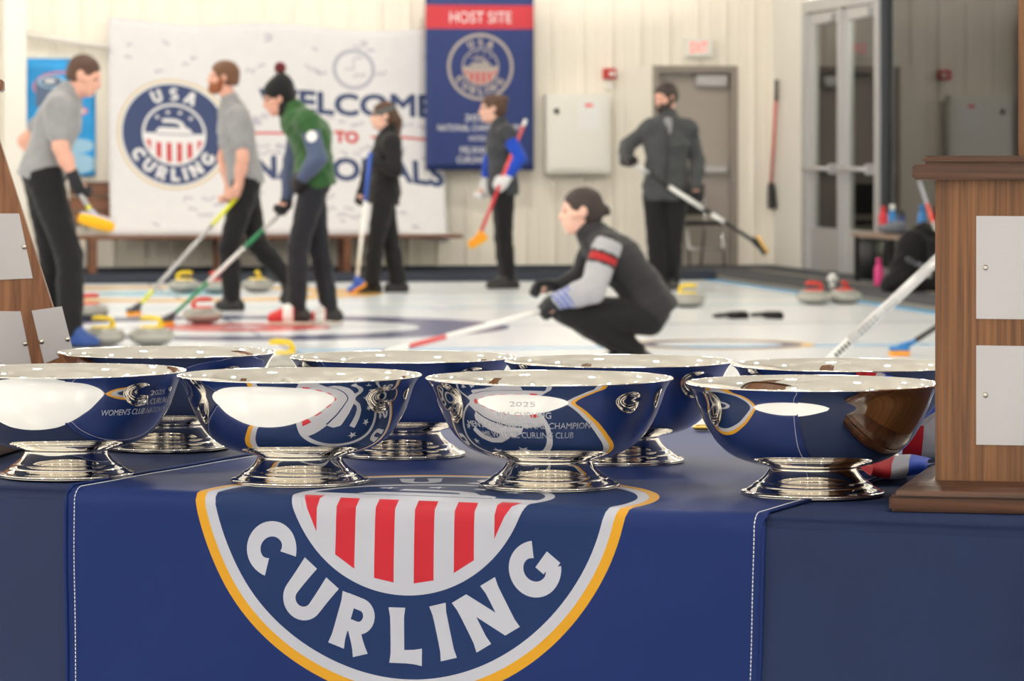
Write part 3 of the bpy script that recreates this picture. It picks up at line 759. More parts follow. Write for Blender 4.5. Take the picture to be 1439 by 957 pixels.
ce = hp(675, 94); ro = hp(675, 47)[1]-ce[1]
L = [(4, [[rect(*hp(590, 40), *hp(760, 8))]]), (2, [htext('HOST SITE', 632, 719, 16, 32)])]
L += emblem(ce[0], ce[1], ro, 1, 1, 3, 4, 64)
L.append((2, [htext('2025', 653, 690, 161, 170), htext('NATIONAL CHAMPIONSHIPS', 615, 732, 175, 184), htext('HOSTED BY', 659, 692, 191, 198), htext('MILWAUKEE', 647, 704, 206, 216), htext('CURLING CLUB', 642, 708, 220, 229)]))
wall_sheet('host_banner', 'navy host site banner with red band and round crest on the far wall', 'banner', 598, -6, 750, 239, L,
           [M['h_navy'], M['h_taupe'], M['b_white'], M['h_navy'], M['h_red']], Q2, .08, .02)
Q3 = -.05
def pp(x, y): return back_at(x, y, Q3)
c3 = pp(92, 118); k3 = pp(93, 118)[0]-c3[0]
def oval(x, y, rx, ry): c = pp(x, y); return circle(c[0], c[1], rx*k3, 32, ry*k3)
L = [(2, [[oval(92, 230, 46, 16)], [oval(110, 205, 22, 10)]]), (3, [[oval(88, 122, 42, 22), oval(88, 122, 39, 19)]]), (1, [[rect(*pp(50, 150), *pp(84, 112))]]), (2, [[oval(72, 115, 19, 9)]]), (1, [[oval(72, 115, 15, 7)]]), (4, [[oval(70, 114, 8, 3)]]), (3, [[oval(90, 156, 34, 9)]]), (4, [[oval(90, 156, 30, 5)]])]
wall_sheet('blue_poster', 'bright blue product poster on the far wall behind the player in grey', 'poster', 37, 82, 134, 248, L, [M['pblue'], M['pdark'], M['ppale'], M['ppink'], M['b_white']], Q3, .1)
# white column and conduit
pa, _ = back_at(4, 200, -.5); pb, _ = back_at(36, 200, -.5)
co = struct(in_room(box('trim_3', (pa, -.75, 0), (pb, -.5, HZ), M['wall_w'], None, .01)), 'white steel column at the left edge')
a, b_ = back_at(36, 48, -.12), back_at(152, 66, -.12)
o = in_room(tube('conduit', [(a[0], -.12, a[1]), (b_[0], -.12, b_[1])], .035, M['wall_w'])); tag(o, 'white sloping brace bar between the column and the banner', 'pipe')
# bench under the banner
ba, bz = back_at(100, 267, -.45); bb, _ = back_at(640, 267, -.45)
bn = in_room(empty('wooden_bench', (0, 0, 0), 0, 'long brown wooden bench below the welcome banner', 'bench'))
_, sz = back_at(300, 331, -.9)
for k in range(4): box('seat_slat', (ba, -.46-.125*(k+1)+.006, sz-.035), (bb, -.46-.125*k, sz), M['bench'], bn, .004)
for k in range(3): box('back_slat', (ba, -.13, sz+.10+.145*k), (ba+.75, -.10, sz+.235+.145*k), M['bench'], bn, .004)
x = ba+.15
while x < bb:
    box('leg', (x, -1.0, 0), (x+.07, -.93, sz-.035), M['bench'], bn, .004); box('leg', (x, -.55, 0), (x+.07, -.475, sz-.035), M['bench'], bn, .004); x += 1.25
# cabinet
(pa, zt), (pb, zb_) = back_at(768, 132, -.2), back_at(858, 244, -.2)
cb = in_room(empty('wall_cabinet', (0, 0, 0), 0, 'white metal wall cabinet with a notice on its door', 'cabinet'))
box('body', (pa, -.2, zb_), (pb, -.02, zt), M['cab'], cb, .012)
d = box('door', (pa+.035, -.215, zb_+.045), (pb-.06, -.2, zt-.03), M['cab'], cb, .004)
box('lock', (pa+.075, -.235, zt-.20), (pa+.125, -.215, zt-.15), M['black'], d, .006)
nt = box('notice', (pb-.34, -.218, zt-.36), (pb-.12, -.2145, zt-.07), M['paper'], d)
box('notice_heading', (pb-.27, -.2195, zt-.13), (pb-.19, -.2175, zt-.10), M['coral'], d)
# alarm pull box
def wall_box(name, label, cat, x0, y0, x1, y1, dep, m, bev=.006):
    (pa, zt), (pb, zb_) = back_at(x0, y0, -dep), back_at(x1, y1, -dep)
    e = in_room(empty(name, (0, 0, 0), 0, label, cat), (pa+pb)/2, 0, zb_)
    box('body', (-(pb-pa)/2, -dep, 0), ((pb-pa)/2, -.0, zt-zb_), m, e, bev)
    return e, pb-pa, zt-zb_
e, w, h = wall_box('fire_alarm', 'small red fire alarm above the white cabinet', 'alarm', 849, 96, 866, 111, .1, M['redbox'])
box('strobe', (-w*.1, -.125, h*.3), (w*.35, -.1, h*.65), M['white'], e, .004); box('back_box', (-w*.3, -.05, -.1), (w*.3, 0, 0), M['cab'], e, .004)
e, w, h = wall_box('exit_sign', 'white sign with red EXIT lettering above the grey door', 'sign', 964, 53, 1001, 80, .1, M['cab'])
o = printed_sheet('lettering', -w/2+.01, .02, w/2-.01, h-.02, .05, [(1, [text_group('EXIT', 0, h*.22, h*.56, w*.66, .03)])], lambda u, v: Vector((u, -.1015, v)), [M['cab'], M['exitred']], e)
e, w, h = wall_box('light_switch', 'small ivory switch plate on the wall by the hanging broom', 'switch', 1060, 226, 1066, 238, .02, M['cab'], .003)
box('rocker', (-w*.2, -.03, h*.3), (w*.2, -.02, h*.7), M['white'], e)
# grey door
d1 = struct(in_room(empty('door_1', (0, 0, 0)), 0, 0, 0), 'taupe metal exit door in the far wall')
fw = .07
box('door_frame', (dp0, -.03, 0), (dp0+fw, .12, dz_top), M['doorframe'], d1, .004); box('door_frame', (dp1-fw, -.03, 0), (dp1, .12, dz_top), M['doorframe'], d1, .004)
box('door_frame', (dp0+fw, -.03, dz_top-fw), (dp1-fw, .12, dz_top), M['doorframe'], d1, .004)
box('door_leaf', (dp0+fw, .09, .05), (dp1-fw, .14, dz_top-fw), M['door'], d1)
ca, cz = back_at(979, 106); cb2, cz2 = back_at(1022, 121)
box('door_closer', (ca, .0, cz2), (cb2, .09, cz), M['alu'], d1, .008)
tube('closer_arm', [(ca, .03, cz), (ca-.25, -.01, cz+.06)], .012, M['alu'], d1)
ca, cz = back_at(984, 234); cb2, cz2 = back_at(1022, 243)
box('push_bar', (dp0+fw+.08, .0, cz2), (cb2, .09, cz), M['alu'], d1, .01)
# broom hung on the right wall
q0, z0 = side_at(1094, 112, -.03); q1, z1 = side_at(1088, 290, -.03)
e = empty('hanging_broom', room(-.05, q0, 0), PHI, 'brown handled curling broom hanging on the wall beside the glass door', 'broom')
tube('shaft', [(0, 0, z0-.1), (0, q1-q0+.05, z1+.22)], .018, M['ice_red'], e); tube('grip', [(0, -.0, z0), (0, 0.001, z0-.22)], .02, M['black'], e)
bm = bmesh.new(); vs = []
for (y, z, r) in ((0, z1+.24, .03), (.0, z1+.14, .06), (-.02, z1, .085), (-.03, z1-.03, .03)): vs.append([bm.verts.new((sx*.025, q1-q0+.05+y+sy*r, z)) for sx, sy in ((-1, -1), (1, -1), (1, 1), (-1, 1))])
for A, B in zip(vs, vs[1:]):
    for k in range(4): bm.faces.new((A[k], A[(k+1) % 4], B[(k+1) % 4], B[k]))
bm.faces.new(vs[0]); bm.faces.new(vs[-1][::-1])
from_bm('broom_head', bm, M['black'], e)
# black stacking chair by the door
P = ground(978, 374, .05)
ch = empty('stacking_chair', (P.x, P.y, .05), PHI+R(15), 'black stacking chair with thin metal legs in front of the grey door', 'chair')
box('seat', (-.22, -.22, .42), (.22, .2, .46), M['black'], ch, .015); box('backrest', (-.21, .19, .52), (.21, .225, .84), M['black'], ch, .012)
for sx in (-.2, .2):
    tube('leg', [(sx, -.24, 0), (sx, -.19, .42)], .011, M['chrome'], ch, 8); tube('leg', [(sx, .27, 0), (sx, .18, .42), (sx, .205, .8)], .011, M['chrome'], ch, 8)
tube('stretcher', [(-.2, -.22, .18), (.2, -.22, .18)], .009, M['chrome'], ch, 8)

# ------------------------------------------------------------------ clutter by the window
def on_carpet(x, y): return ground(x, y, .05)
P = on_carpet(1222, 392)
e = empty('waste_bin', P, PHI, 'dark grey waste bin beside the glass door', 'bin')
lathe('body', [(0, .0), (.10, 0), (.135, .36), (.125, .36), (.095, .02), (0, .02)], M['binblack'], e, 28); lathe('rim', [(.135, .355), (.143, .358), (.143, .375), (.122, .375), (.125, .355)], M['binblack'], e, 28)
P = room(-.30, -5.95, .05)                         # stands along the window, clear of the glass
e = empty('side_bench', P, PHI, 'low bench with a taupe top in front of the lobby window', 'bench')
box('top', (-.2, -1.05, .40), (.2, 1.05, .44), M['taupetop'], e, .008)
for sy in (-1.0, 1.0):
    for sx in (-.16, .16): box('leg', (sx-.02, sy-.02, 0), (sx+.02, sy+.02, .40), M['black'], e)
def by_window(x, p, z): return room(p, side_at(x, 300, p)[0], z)
def bottle(label, x, y, h, r, m, cap, zbase, p=-.2):
    Q = by_window(x, p, zbase); o = empty('water_bottle', (Q.x, Q.y, zbase), 0, label, 'bottle')
    lathe('flask', [(0, 0), (r, 0), (r*1.02, h*.1), (r, h*.65), (r*.6, h*.78), (r*.55, h*.8), (0, h*.8)], m, o, 20); lathe('lid', [(0, h*.8), (r*.6, h*.8), (r*.6, h), (0, h)], cap, o, 20)
ztop = .05+.441
bottle('red water bottle on the low bench', 1241, 320, .23, .042, M['pinkred'], M['pinkred'], ztop)
bottle('white and blue water bottle on the low bench', 1254, 320, .25, .040, M['teal'], M['white'], ztop)
bottle('tall dark blue bottle on the low bench, behind the grey towel', 1268, 320, .20, .036, M['h_navy'], M['black'], ztop)
bottle('bright blue water bottle on the low bench near the wooden trophy', 1296, 320, .26, .040, M['teal'], M['teal'], ztop)
bottle('pink water bottle standing on the carpet beside the waste bin', 1235, 390, .24, .04, M['pink'], M['pink'], .05, -.6)

# ------------------------------------------------------------------ curling stones
def make_stone(col):
    e = empty('curling_stone', (0, 0, 0), 0, 'x', 'curling stone')
    lathe('granite_body', [(0, 0), (.062, 0), (.066, .004), (.10, .012), (.128, .028), (.139, .045), (.140, .0575), (.139, .07), (.130, .088), (.108, .103), (.075, .111), (.0, .113)], M['granite'], e, 48)
    lathe('striking_band', [(.1385, .045), (.1412, .048), (.1415, .0575), (.1412, .067), (.1385, .070)], M['band'], e, 48)
    hd = lathe('handle', [(0, .112), (.076, .108), (.078, .113), (.070, .120), (.03, .123), (0, .123)], col, e, 36)
    tube('grip', [(.055, 0, .118), (.060, 0, .140), (.052, 0, .160), (.03, 0, .168), (-.03, 0, .172), (-.07, 0, .168)], [.02, .017, .015, .015, .0155, .013], col, hd, 12)
    return e
protos = {}
def stone(col, x, yb, rot, label):
    P = ground(x, yb); Y = P.y+.11
    o = make_stone(M[col]) if col not in protos else copy_tree(protos[col])
    protos.setdefault(col, o)
    o.location = ((x-CX)*Y/F, Y, .0015); o.rotation_euler = (0, 0, R(rot)); o['label'] = label; o['group'] = 'curling stones on the ice'
stone('yellow', 145, 487, 10, 'yellow handled curling stone beside the blue shoe of the player in grey')
stone('yellow', 213, 487, -12, 'yellow handled curling stone in front, right of its pair near the tapered trophy')
stone('yellow', 259, 412, 175, 'yellow handled curling stone far back, above the tip of the silver broom')
stone('yellow', 362, 411, 80, 'yellow handled curling stone far back, behind the walking player in grey')
stone('yellow', 966, 433, 165, 'yellow handled curling stone to the right of the crouching player')
stone('yellow', 396, 527, 20, 'yellow handled curling stone nearest the table, mostly hidden between two bowls')
stone('red', 284, 456, 185, 'red handled curling stone in the open at the foot of the green broom')
stone('red', 306, 413, 0, 'red handled curling stone far back, half hidden by the walking player')
stone('red', 125, 450, 180, 'red handled curling stone at the left, behind the front yellow stone')
stone('red', 1144, 429, 10, 'red handled curling stone at right by the carpet, left of the two')
stone('red', 1187, 428, 70, 'red handled curling stone at right by the carpet, next to the white ball')
P = on_carpet(1170, 404)
e = empty('white_ball', (P.x, P.y, .05), 0, 'small white ball behind the two red handled stones', 'ball')
lathe('ball_body', [(.045*math.sin(math.pi*i/16), .075-.045*math.cos(math.pi*i/16)) for i in range(17)], M['white'], e, 24); lathe('ball_stand', [(0, 0), (.03, 0), (.025, .03), (0, .032)], M['white'], e, 20)

# ------------------------------------------------------------------ people: blended distance fields meshed by surface nets
def V3(v): return np.array(v, dtype=np.float32)
def nrm(v): v = np.array(v, float); return v/(np.linalg.norm(v)+1e-9)
def cone(a, b, ra, rb=None, w=None, k=1.0): return ('c', V3(a), V3(b), ra, ra if rb is None else rb, None if w is None else V3(w), k)
def ell(c, radii, axes): return ('e', V3(c), V3(radii), np.array(axes, np.float32))
def prim_box(p):
    if p[0] == 'c':
        r = max(p[3], p[4])*max(1, p[6]); return np.minimum(p[1], p[2])-r, np.maximum(p[1], p[2])+r
    r = p[2].max(); return p[1]-r, p[1]+r
def prim_d(P, p):
    if p[0] == 'c':
        a, b_, ra, rb, w, k = p[1:]
        pa, ba = P-a, b_-a
        if w is not None:
            f = (1-1/k); pa = pa-w*(pa @ w)[..., None]*f; ba = ba-w*float(ba @ w)*f
        h = np.clip((pa @ ba)/(float(ba @ ba)+1e-9), 0, 1)
        return np.sqrt(((pa-ba*h[..., None])**2).sum(-1))-(ra+(rb-ra)*h)
    q = ((P-p[1]) @ p[3].T)/p[2]; k0 = np.sqrt((q*q).sum(-1)); k1 = np.sqrt(((q/p[2])**2).sum(-1))+1e-9
    return k0*(k0-1)/k1
def field(prims, h, k=.03, sub=(), cuts=(), pad=.05, infl=0.0, folds=0.0):
    bx_ = [prim_box(p) for p in prims]; lo = np.min([b_[0] for b_ in bx_], 0)-pad; hi = np.max([b_[1] for b_ in bx_], 0)+pad
    n = np.ceil((hi-lo)/h).astype(int)+1
    ax = [np.asarray(lo[i]+h*np.arange(n[i]), np.float32) for i in range(3)]
    D = np.full(n, 1.0, np.float32)
    for p, (l, u) in zip(prims, bx_):
        m_ = .055+infl; i0 = np.maximum(0, np.floor((l-m_-lo)/h).astype(int)); i1 = np.minimum(n, np.ceil((u+m_-lo)/h).astype(int)+1)
        sl = tuple(slice(i0[i], i1[i]) for i in range(3))
        P = np.stack(np.meshgrid(*[ax[i][sl[i]] for i in range(3)], indexing='ij'), -1)
        d = prim_d(P, p)-infl; o = D[sl]; hh = np.maximum(k-np.abs(o-d), 0)/k
        D[sl] = np.minimum(o, d)-hh*hh*k*.25
    if folds or sub or cuts:
        P = np.stack(np.meshgrid(*ax, indexing='ij'), -1)
        if folds: D += folds*(np.sin(P[..., 2]*38+P[..., 0]*27+3*np.sin(P[..., 1]*19))*.6+np.sin(P[..., 2]*71-P[..., 0]*49+P[..., 1]*33)*.4)
        for p in sub:
            d = -prim_d(P, p); kk = .012; hh = np.maximum(kk-np.abs(D-d), 0)/kk; D = np.maximum(D, d)+hh*hh*kk*.25
        for c, nn in cuts: D = np.maximum(D, (P-V3(c)) @ V3(nrm(nn)))
    return D, lo
def surface_net(D, lo, h):
    S = D < 0; nx, ny, nz = D.shape
    c8 = [(i, j, k) for i in (0, 1) for j in (0, 1) for k in (0, 1)]
    sh = lambda A, o: A[o[0]:nx-1+o[0], o[1]:ny-1+o[1], o[2]:nz-1+o[2]]
    cnt = sum(sh(S, o).astype(np.int8) for o in c8); act = (cnt > 0) & (cnt < 8)
    I = np.argwhere(act); idx = np.full(act.shape, -1, np.int64); idx[act] = np.arange(len(I))
    pos = np.zeros((len(I), 3)); num = np.zeros(len(I))
    for a in c8:
        for d in range(3):
            if a[d]: continue
            b_ = list(a); b_[d] = 1
            da = D[I[:, 0]+a[0], I[:, 1]+a[1], I[:, 2]+a[2]]; db = D[I[:, 0]+b_[0], I[:, 1]+b_[1], I[:, 2]+b_[2]]
            m_ = (da < 0) != (db < 0); t_ = np.where(m_, da/np.where(m_, da-db, 1), 0)
            q = np.tile(np.array(a, float), (len(I), 1)); q[:, d] += t_
            pos[m_] += q[m_]; num[m_] += 1
    verts = (I+pos/num[:, None])*h+lo
    quads = []
    for d in range(3):
        u, v = (d+1) % 3, (d+2) % 3
        s0 = [slice(None)]*3; s1 = [slice(None)]*3; s0[d] = slice(0, -1); s1[d] = slice(1, None)
        A, B = S[tuple(s0)], S[tuple(s1)]; E = np.argwhere(A != B)
        E = E[(E[:, u] > 0) & (E[:, v] > 0) & (E[:, u] < D.shape[u]-1) & (E[:, v] < D.shape[v]-1)]
        def at(du, dv): e = E.copy(); e[:, u] += du; e[:, v] += dv; return idx[e[:, 0], e[:, 1], e[:, 2]]
        q = np.stack([at(-1, -1), at(0, -1), at(0, 0), at(-1, 0)], 1)
        fl = B[E[:, 0], E[:, 1], E[:, 2]]
        q[fl] = q[fl][:, ::-1]; quads.append(q)
    return verts, np.concatenate(quads)
def blob(name, prims, h, m, parent, origin, k=.03, matfn=None, **kw):
    D, lo = field(prims, h, k, **kw); v, q = surface_net(D, lo, h)
    me = bpy.data.meshes.new(name); me.from_pydata((v-np.array(origin)).tolist(), [], q.tolist()); me.update()
    o = link(name, me, m, parent, True)
    if matfn is not None: me.polygons.foreach_set('material_index', matfn(v[q].mean(1)).astype(int).tolist())
    return o
def hand_prims(w, d, n, curl=1.0, r=.0095, sc=1.0):
    """palm, four fingers and a thumb; d: wrist to knuckles, n: the side the fingers close to"""
    d = nrm(d); n = nrm(np.array(n)-d*np.dot(n, d)); s = np.cross(d, n); w = np.array(w, float)
    P = [ell(w+d*.048*sc, (.050*sc, .020*sc+r*.2, .043*sc), np.stack([d, n, s])), cone(w-d*.02, w+d*.03, .026*sc, .026*sc)]
    for i, (off, ln) in enumerate(((-.030, .9), (-.010, 1.05), (.010, 1.0), (.029, .8))):
        b_ = w+(d*.088+s*off)*sc; l = .036*ln*sc
        p1 = b_+nrm(d*(1-.45*curl)+n*.75*curl)*l; p2 = p1+nrm(d*(1-1.35*curl)+n*.9*curl)*l*.8; p3 = p2+nrm(d*(1-2.0*curl)+n*.25*curl)*l*.65
        P += [cone(b_-d*.012, p1, r*1.05, r), cone(p1, p2, r, r*.93), cone(p2, p3, r*.93, r*.8)]
    t0 = w+(d*.030-s*.034)*sc; t1 = t0+(d*.028-s*.020+n*.018*curl)*sc; t2 = t1+(d*.022+n*.022*curl+s*.006)*sc
    return P+[cone(t0, t1, r*1.3, r*1.1), cone(t1, t2, r*1.1, r*.85)]
def head_prims(c, f, u, s, g=1.0, fem=False):
    A = np.stack([f, u, s]); at = lambda a, b_, c_: c+(f*a+u*b_+s*c_)*g
    jw = .044 if fem else .050
    P = [ell(at(-.012, .032, 0), (.099*g, .087*g, .076*g), A), ell(at(.030, -.030, 0), (.064*g, .084*g, .060*g), A), ell(at(.036, -.074, 0), (.050*g, .036*g, jw*g), A),
         cone(at(.074, -.094, -.006), at(.074, -.094, .006), .017*g), cone(at(.090, .014, 0), at(.112, -.024, 0), .008*g, .0125*g),
         cone(at(.098, -.029, -.010), at(.098, -.029, .010), .009*g), cone(at(.080, .026, -.034), at(.080, .026, .034), .013*g),
         cone(at(.088, -.053, -.016), at(.088, -.053, .016), .0078*g), cone(at(.086, -.064, -.013), at(.086, -.064, .013), .0082*g)]
    for sg in (-1, 1): P += [ell(at(-.006, -.004, .077*sg), (.016*g, .029*g, .009*g), A), cone(at(.058, -.018, .040*sg), at(.040, -.012, .056*sg), .018*g)]
    sub = [ell(at(.097, .006, .032*sg), (.015*g, .011*g, .016*g), A) for sg in (-1, 1)]
    return P, sub
class Person: pass
def person(name, label, Y, J, hf, fem=False, b=1.0, hs=1.0, skin='skin', hands=None, tilt=(0, 0, 1), gloved='nf'):
    p = Person(); W_ = {k: np.array(world(v[0], v[1], Y+(v[2] if len(v) > 2 else 0))) for k, v in J.items()}
    p.W = W_; p.b = b; p.Y = Y
    base = (W_['an']+W_['af'])/2; base = np.array((base[0], base[1], 0.0)); p.o = base
    p.e = empty(name, base, 0, label, 'person')
    f = nrm(hf); u = nrm(np.array(tilt, float)-f*np.dot(tilt, f)); s = np.cross(u, f); p.f, p.u, p.s, p.g = f, u, s, hs
    p.hc = W_['head']; hp_, hsub = head_prims(p.hc, f, u, s, hs, fem)
    w = nrm(W_['sf']-W_['sn']); N, Pv = W_['neck'], W_['pel']
    ch, wa = N*.64+Pv*.36, N*.30+Pv*.70
    if 'chest' in W_: ch = W_['chest']
    if 'waist' in W_: wa = W_['waist']
    fb = .92 if fem else 1.0
    p.torso = [cone(N*.86+Pv*.14, ch, .098*b*fb, .118*b*fb, w, 1.38), cone(ch, wa, .118*b*fb, .104*b*fb, w, 1.36), cone(wa, Pv, .104*b*fb, .118*b, w, 1.38), cone(W_['sn']*.9+N*.1, W_['sf']*.9+N*.1, .066*b*fb, .066*b*fb)]
    p.neck = [cone(N, p.hc-f*.012-u*.07*hs, .062*b*fb, .054*b*fb)]
    p.arm = {}; p.leg = {}; p.footp = {}; p.handp = {}
    for sd in 'nf':
        S_, E_, X_ = W_['s'+sd], W_['e'+sd], W_['w'+sd]; r = b*(.86 if fem else 1)
        p.arm[sd] = [cone(S_, E_, .058*r, .044*r)], [cone(E_, E_*.6+X_*.4, .044*r, .044*r), cone(E_*.6+X_*.4, X_, .044*r, .029*r)]
        H_, K_, A_, T_ = W_['h'+sd], W_['k'+sd], W_['a'+sd], W_['t'+sd]
        p.leg[sd] = [cone(H_, K_, .092*b, .060*b), cone(K_, K_*.65+A_*.35, .060*b, .058*b), cone(K_*.65+A_*.35, A_, .058*b, .038*b)]
        td = T_-A_; td[2] = 0; tl = np.linalg.norm(td); td = td/(tl+1e-6); fz = T_[2]
        heel = np.array((A_[0], A_[1], max(.035, A_[2]-.065)))-td*.045
        p.footp[sd] = [cone(A_, heel, .040*b, .038*b), cone(heel, T_, .038*b, .032*b), cone(A_+td*.02, T_-td*.05+np.array((0, 0, .015)), .040*b, .034*b)]
        G_ = W_.get('g'+sd); hd = (G_-X_) if G_ is not None else X_-E_
        ax_ = (hands or {}).get(sd, (np.array((0, 1, 0)), .45)); p.handp[sd] = (X_, hd, ax_[0], ax_[1])
    body = hp_+p.neck+p.torso
    for sd in 'nf': body += p.arm[sd][0]+p.arm[sd][1]+p.leg[sd]+p.footp[sd]
    p.hands = {sd: hand_prims(*p.handp[sd][:3], curl=p.handp[sd][3], r=.003 if sd in gloved else .009, sc=.72 if sd in gloved else (.92 if fem else 1.0)) for sd in 'nf'}
    full = body+p.hands['n']+p.hands['f']
    blob('body', full, .0088, M[skin], p.e, p.o, k=.026, sub=hsub)
    for sg in (-1, 1):
        bm = bmesh.new(); bmesh.ops.create_uvsphere(bm, u_segments=12, v_segments=8, radius=.0105*hs, matrix=Matrix.Translation(Vector(p.hc+(f*.0795+u*.006+s*.032*sg)*hs-p.o)))
        from_bm('eye', bm, M['eye'], p.e, True)
        a = p.hc+(f*.092+u*.027+s*.018*sg)*hs-p.o; c = p.hc+(f*.080+u*.029+s*.046*sg)*hs-p.o
        tube('eyebrow', [a, c], .0045*hs, M['hair_dk'], p.e, 6)
    return p
def hair(p, m, back=-.085, grow=.012, front=.0, extra=()):
    A = np.stack([p.f, p.u, p.s]); at = lambda a, b_, c_: p.hc+(p.f*a+p.u*b_+p.s*c_)*p.g
    pr = [ell(at(-.014, .034, 0), ((.099+grow)*p.g, (.088+grow)*p.g, (.077+grow)*p.g), A), ell(at(-.045, -.02, 0), ((.060+grow)*p.g, (.07)*p.g, (.066+grow*.5)*p.g), A)]+list(extra)
    sub = [ell(at(.092, -.036+front, 0), (.082*p.g, .092*p.g, .070*p.g), A), ell(at(.050, -.070, 0), (.070*p.g, .058*p.g, .13*p.g), A), ell(at(.105, .0, 0), (.062*p.g, .058*p.g, .11*p.g), A)]
    sub += [ell(at(-.006, -.012, .09*sg), (.022*p.g, .034*p.g, .03*p.g), A) for sg in (-1, 1)]
    return blob('hair', pr, .0085, M[m], p.e, p.o, k=.02, sub=sub, cuts=[(at(-.05, back, 0), -p.u+p.f*.0)] if not extra else (), folds=.0015)
def top(p, name, m, sleeves='', infl=.013, hem=.0, folds=.0035, arms=None):
    Pv = p.W['pel']; N = p.W['neck']; dn = nrm(Pv-N)
    pr = p.torso+[cone(Pv, Pv+dn*(.13+hem), .116*p.b, .116*p.b, nrm(p.W['sf']-p.W['sn']), 1.36), cone(N, N-dn*.035, .064*p.b, .058*p.b)]
    for sd in 'nf':
        if sleeves == 'short': S_, E_ = p.W['s'+sd], p.W['e'+sd]; pr.append(cone(S_, S_*.38+E_*.62, .064*p.b, .060*p.b))
        elif sleeves in ('cap', 'long'): S_, E_ = p.W['s'+sd], p.W['e'+sd]; pr.append(cone(S_, S_*.85+E_*.15, .060*p.b, .056*p.b))
    cuts = [(Pv+dn*(.075+hem), dn)]
    o = blob(name, pr, .0105, M[m], p.e, p.o, k=.035, infl=infl, folds=folds, cuts=cuts)
    if sleeves == 'long':
        for sd in 'nf': sleeve(p, sd, m, infl-.003)
    return o
def sleeve(p, sd, m, infl=.012, a0=0.0, matfn=None):
    S_, E_ = p.W['s'+sd], p.W['e'+sd]
    pr = [cone(S_*(1-a0)+E_*a0, E_, .058*p.b*.95, .046*p.b*.95)]+p.arm[sd][1]
    return blob('sleeve', pr, .0095, m if isinstance(m, list) else M[m], p.e, p.o, k=.03, infl=infl, folds=.0025, matfn=matfn)
def trousers(p, m, infl=.013, flare_=0.0):
    Pv = p.W['pel']; N = p.W['neck']; up = nrm(N-Pv); w = nrm(p.W['sf']-p.W['sn'])
    pr = [cone(Pv+up*.045, Pv, .108*p.b, .116*p.b, w, 1.36)]
    for sd in 'nf':
        pr += p.leg[sd]
        K_, A_ = p.W['k'+sd], p.W['a'+sd]; pr.append(cone(K_*.5+A_*.5, A_+(K_-A_)*.02, .054*p.b, .046*p.b+flare_))
    return blob('trousers', pr, .0105, M[m], p.e, p.o, k=.03, infl=infl, folds=.0032)
def shoes(p, m, sole='sole', matfn=None):
    for sd in 'nf':
        pr = p.footp[sd]; T_, A_ = p.W['t'+sd], p.W['a'+sd]
        mm = m if isinstance(m, list) else M[m]
        low = min(A_[2]-.1, T_[2]-.03)
        flat = A_[2] < .16
        o = blob('shoe', pr, .0085, mm, p.e, p.o, k=.03, infl=.010, cuts=[((0, 0, .003), (0, 0, -1))]+[(A_+np.array((0, 0, .035)), (0, 0, 1))], matfn=matfn)
        if flat:
            td = T_-A_; td[2] = 0; td = nrm(td); a = np.array((A_[0], A_[1], .014))-td*.05; c = np.array((T_[0], T_[1], .014))
            blob('sole', [cone(a, c, .046*p.b, .044*p.b)], .008, M[sole], o, p.o, cuts=[((0, 0, .022), (0, 0, 1)), ((0, 0, .002), (0, 0, -1))])
def glove(p, sd, m):
    X_, hd, n, c = p.handp[sd]
    E_ = p.W['e'+sd]; d = nrm(X_-E_)
    return blob('glove', hand_prims(X_, hd, n, c, r=.0125, sc=1.06)+[cone(X_-d*.035, X_+d*.01, .034, .030)], .0075, M[m], p.e, p.o, k=.014, infl=.006)
def broom(label, tip, end, segs, padm='orange', headm='black', head_dir=(1, 0, 0), up=None, hl=.095, rad=.0135):
    """tip: world point where the head sits, end: free end of the handle, segs: [(t0, t1, material)]"""
    tip, end = np.array(tip, float), np.array(end, float); d = end-tip; Ld = np.linalg.norm(d); dn = d/Ld
    e = empty('curling_broom', (tip[0], tip[1], max(0, tip[2]-.03)), 0, label, 'broom'); o = np.array(e.location)
    for i, (a, b_, m) in enumerate(segs):
        tube('shaft' if i == 0 else 'shaft_section', [tip+d*a-o, tip+d*b_-o], rad*(1.0 if i == 0 else 1.12), M[m], e, 12)
    upv = nrm(dn if up is None else up); hd = nrm(np.array(head_dir)-upv*np.dot(head_dir, upv)); sd = np.cross(upv, hd)
    def slab(name, z0, z1, l, w, m, bev):
        bm = bmesh.new(); n_ = 24
        ring_ = [(l*math.copysign(abs(math.cos(a))**.6, math.cos(a)), w*math.copysign(abs(math.sin(a))**.6, math.sin(a))) for a in [2*math.pi*i/n_ for i in range(n_)]]
        rows = [[bm.verts.new(Vector(tip+hd*x*k_+sd*y*k_+upv*z-o)) for x, y in ring_] for z, k_ in ((z0, .93), (z0+(z1-z0)*.2, 1), (z0+(z1-z0)*.8, 1), (z1, .9))]
        for A, B in zip(rows, rows[1:]):
            for k in range(n_): bm.faces.new((A[k], A[(k+1) % n_], B[(k+1) % n_], B[k]))
        bm.faces.new(rows[0][::-1]); bm.faces.new(rows[-1])
        return from_bm(name, bm, m, e, True)
    slab('head', .0, .028, hl, .036, M[headm], .004); slab('pad', -.028, .0, hl*1.02, .040, M[padm], .004)
    tube('ferrule', [tip+upv*.02-o, tip+dn*.09-o], [.024, rad*1.2], M[headm], e, 12)
    return e
def at_ice(x, y): return np.array(ground(x, y, .03))
DOWN = (0, 0, -1)

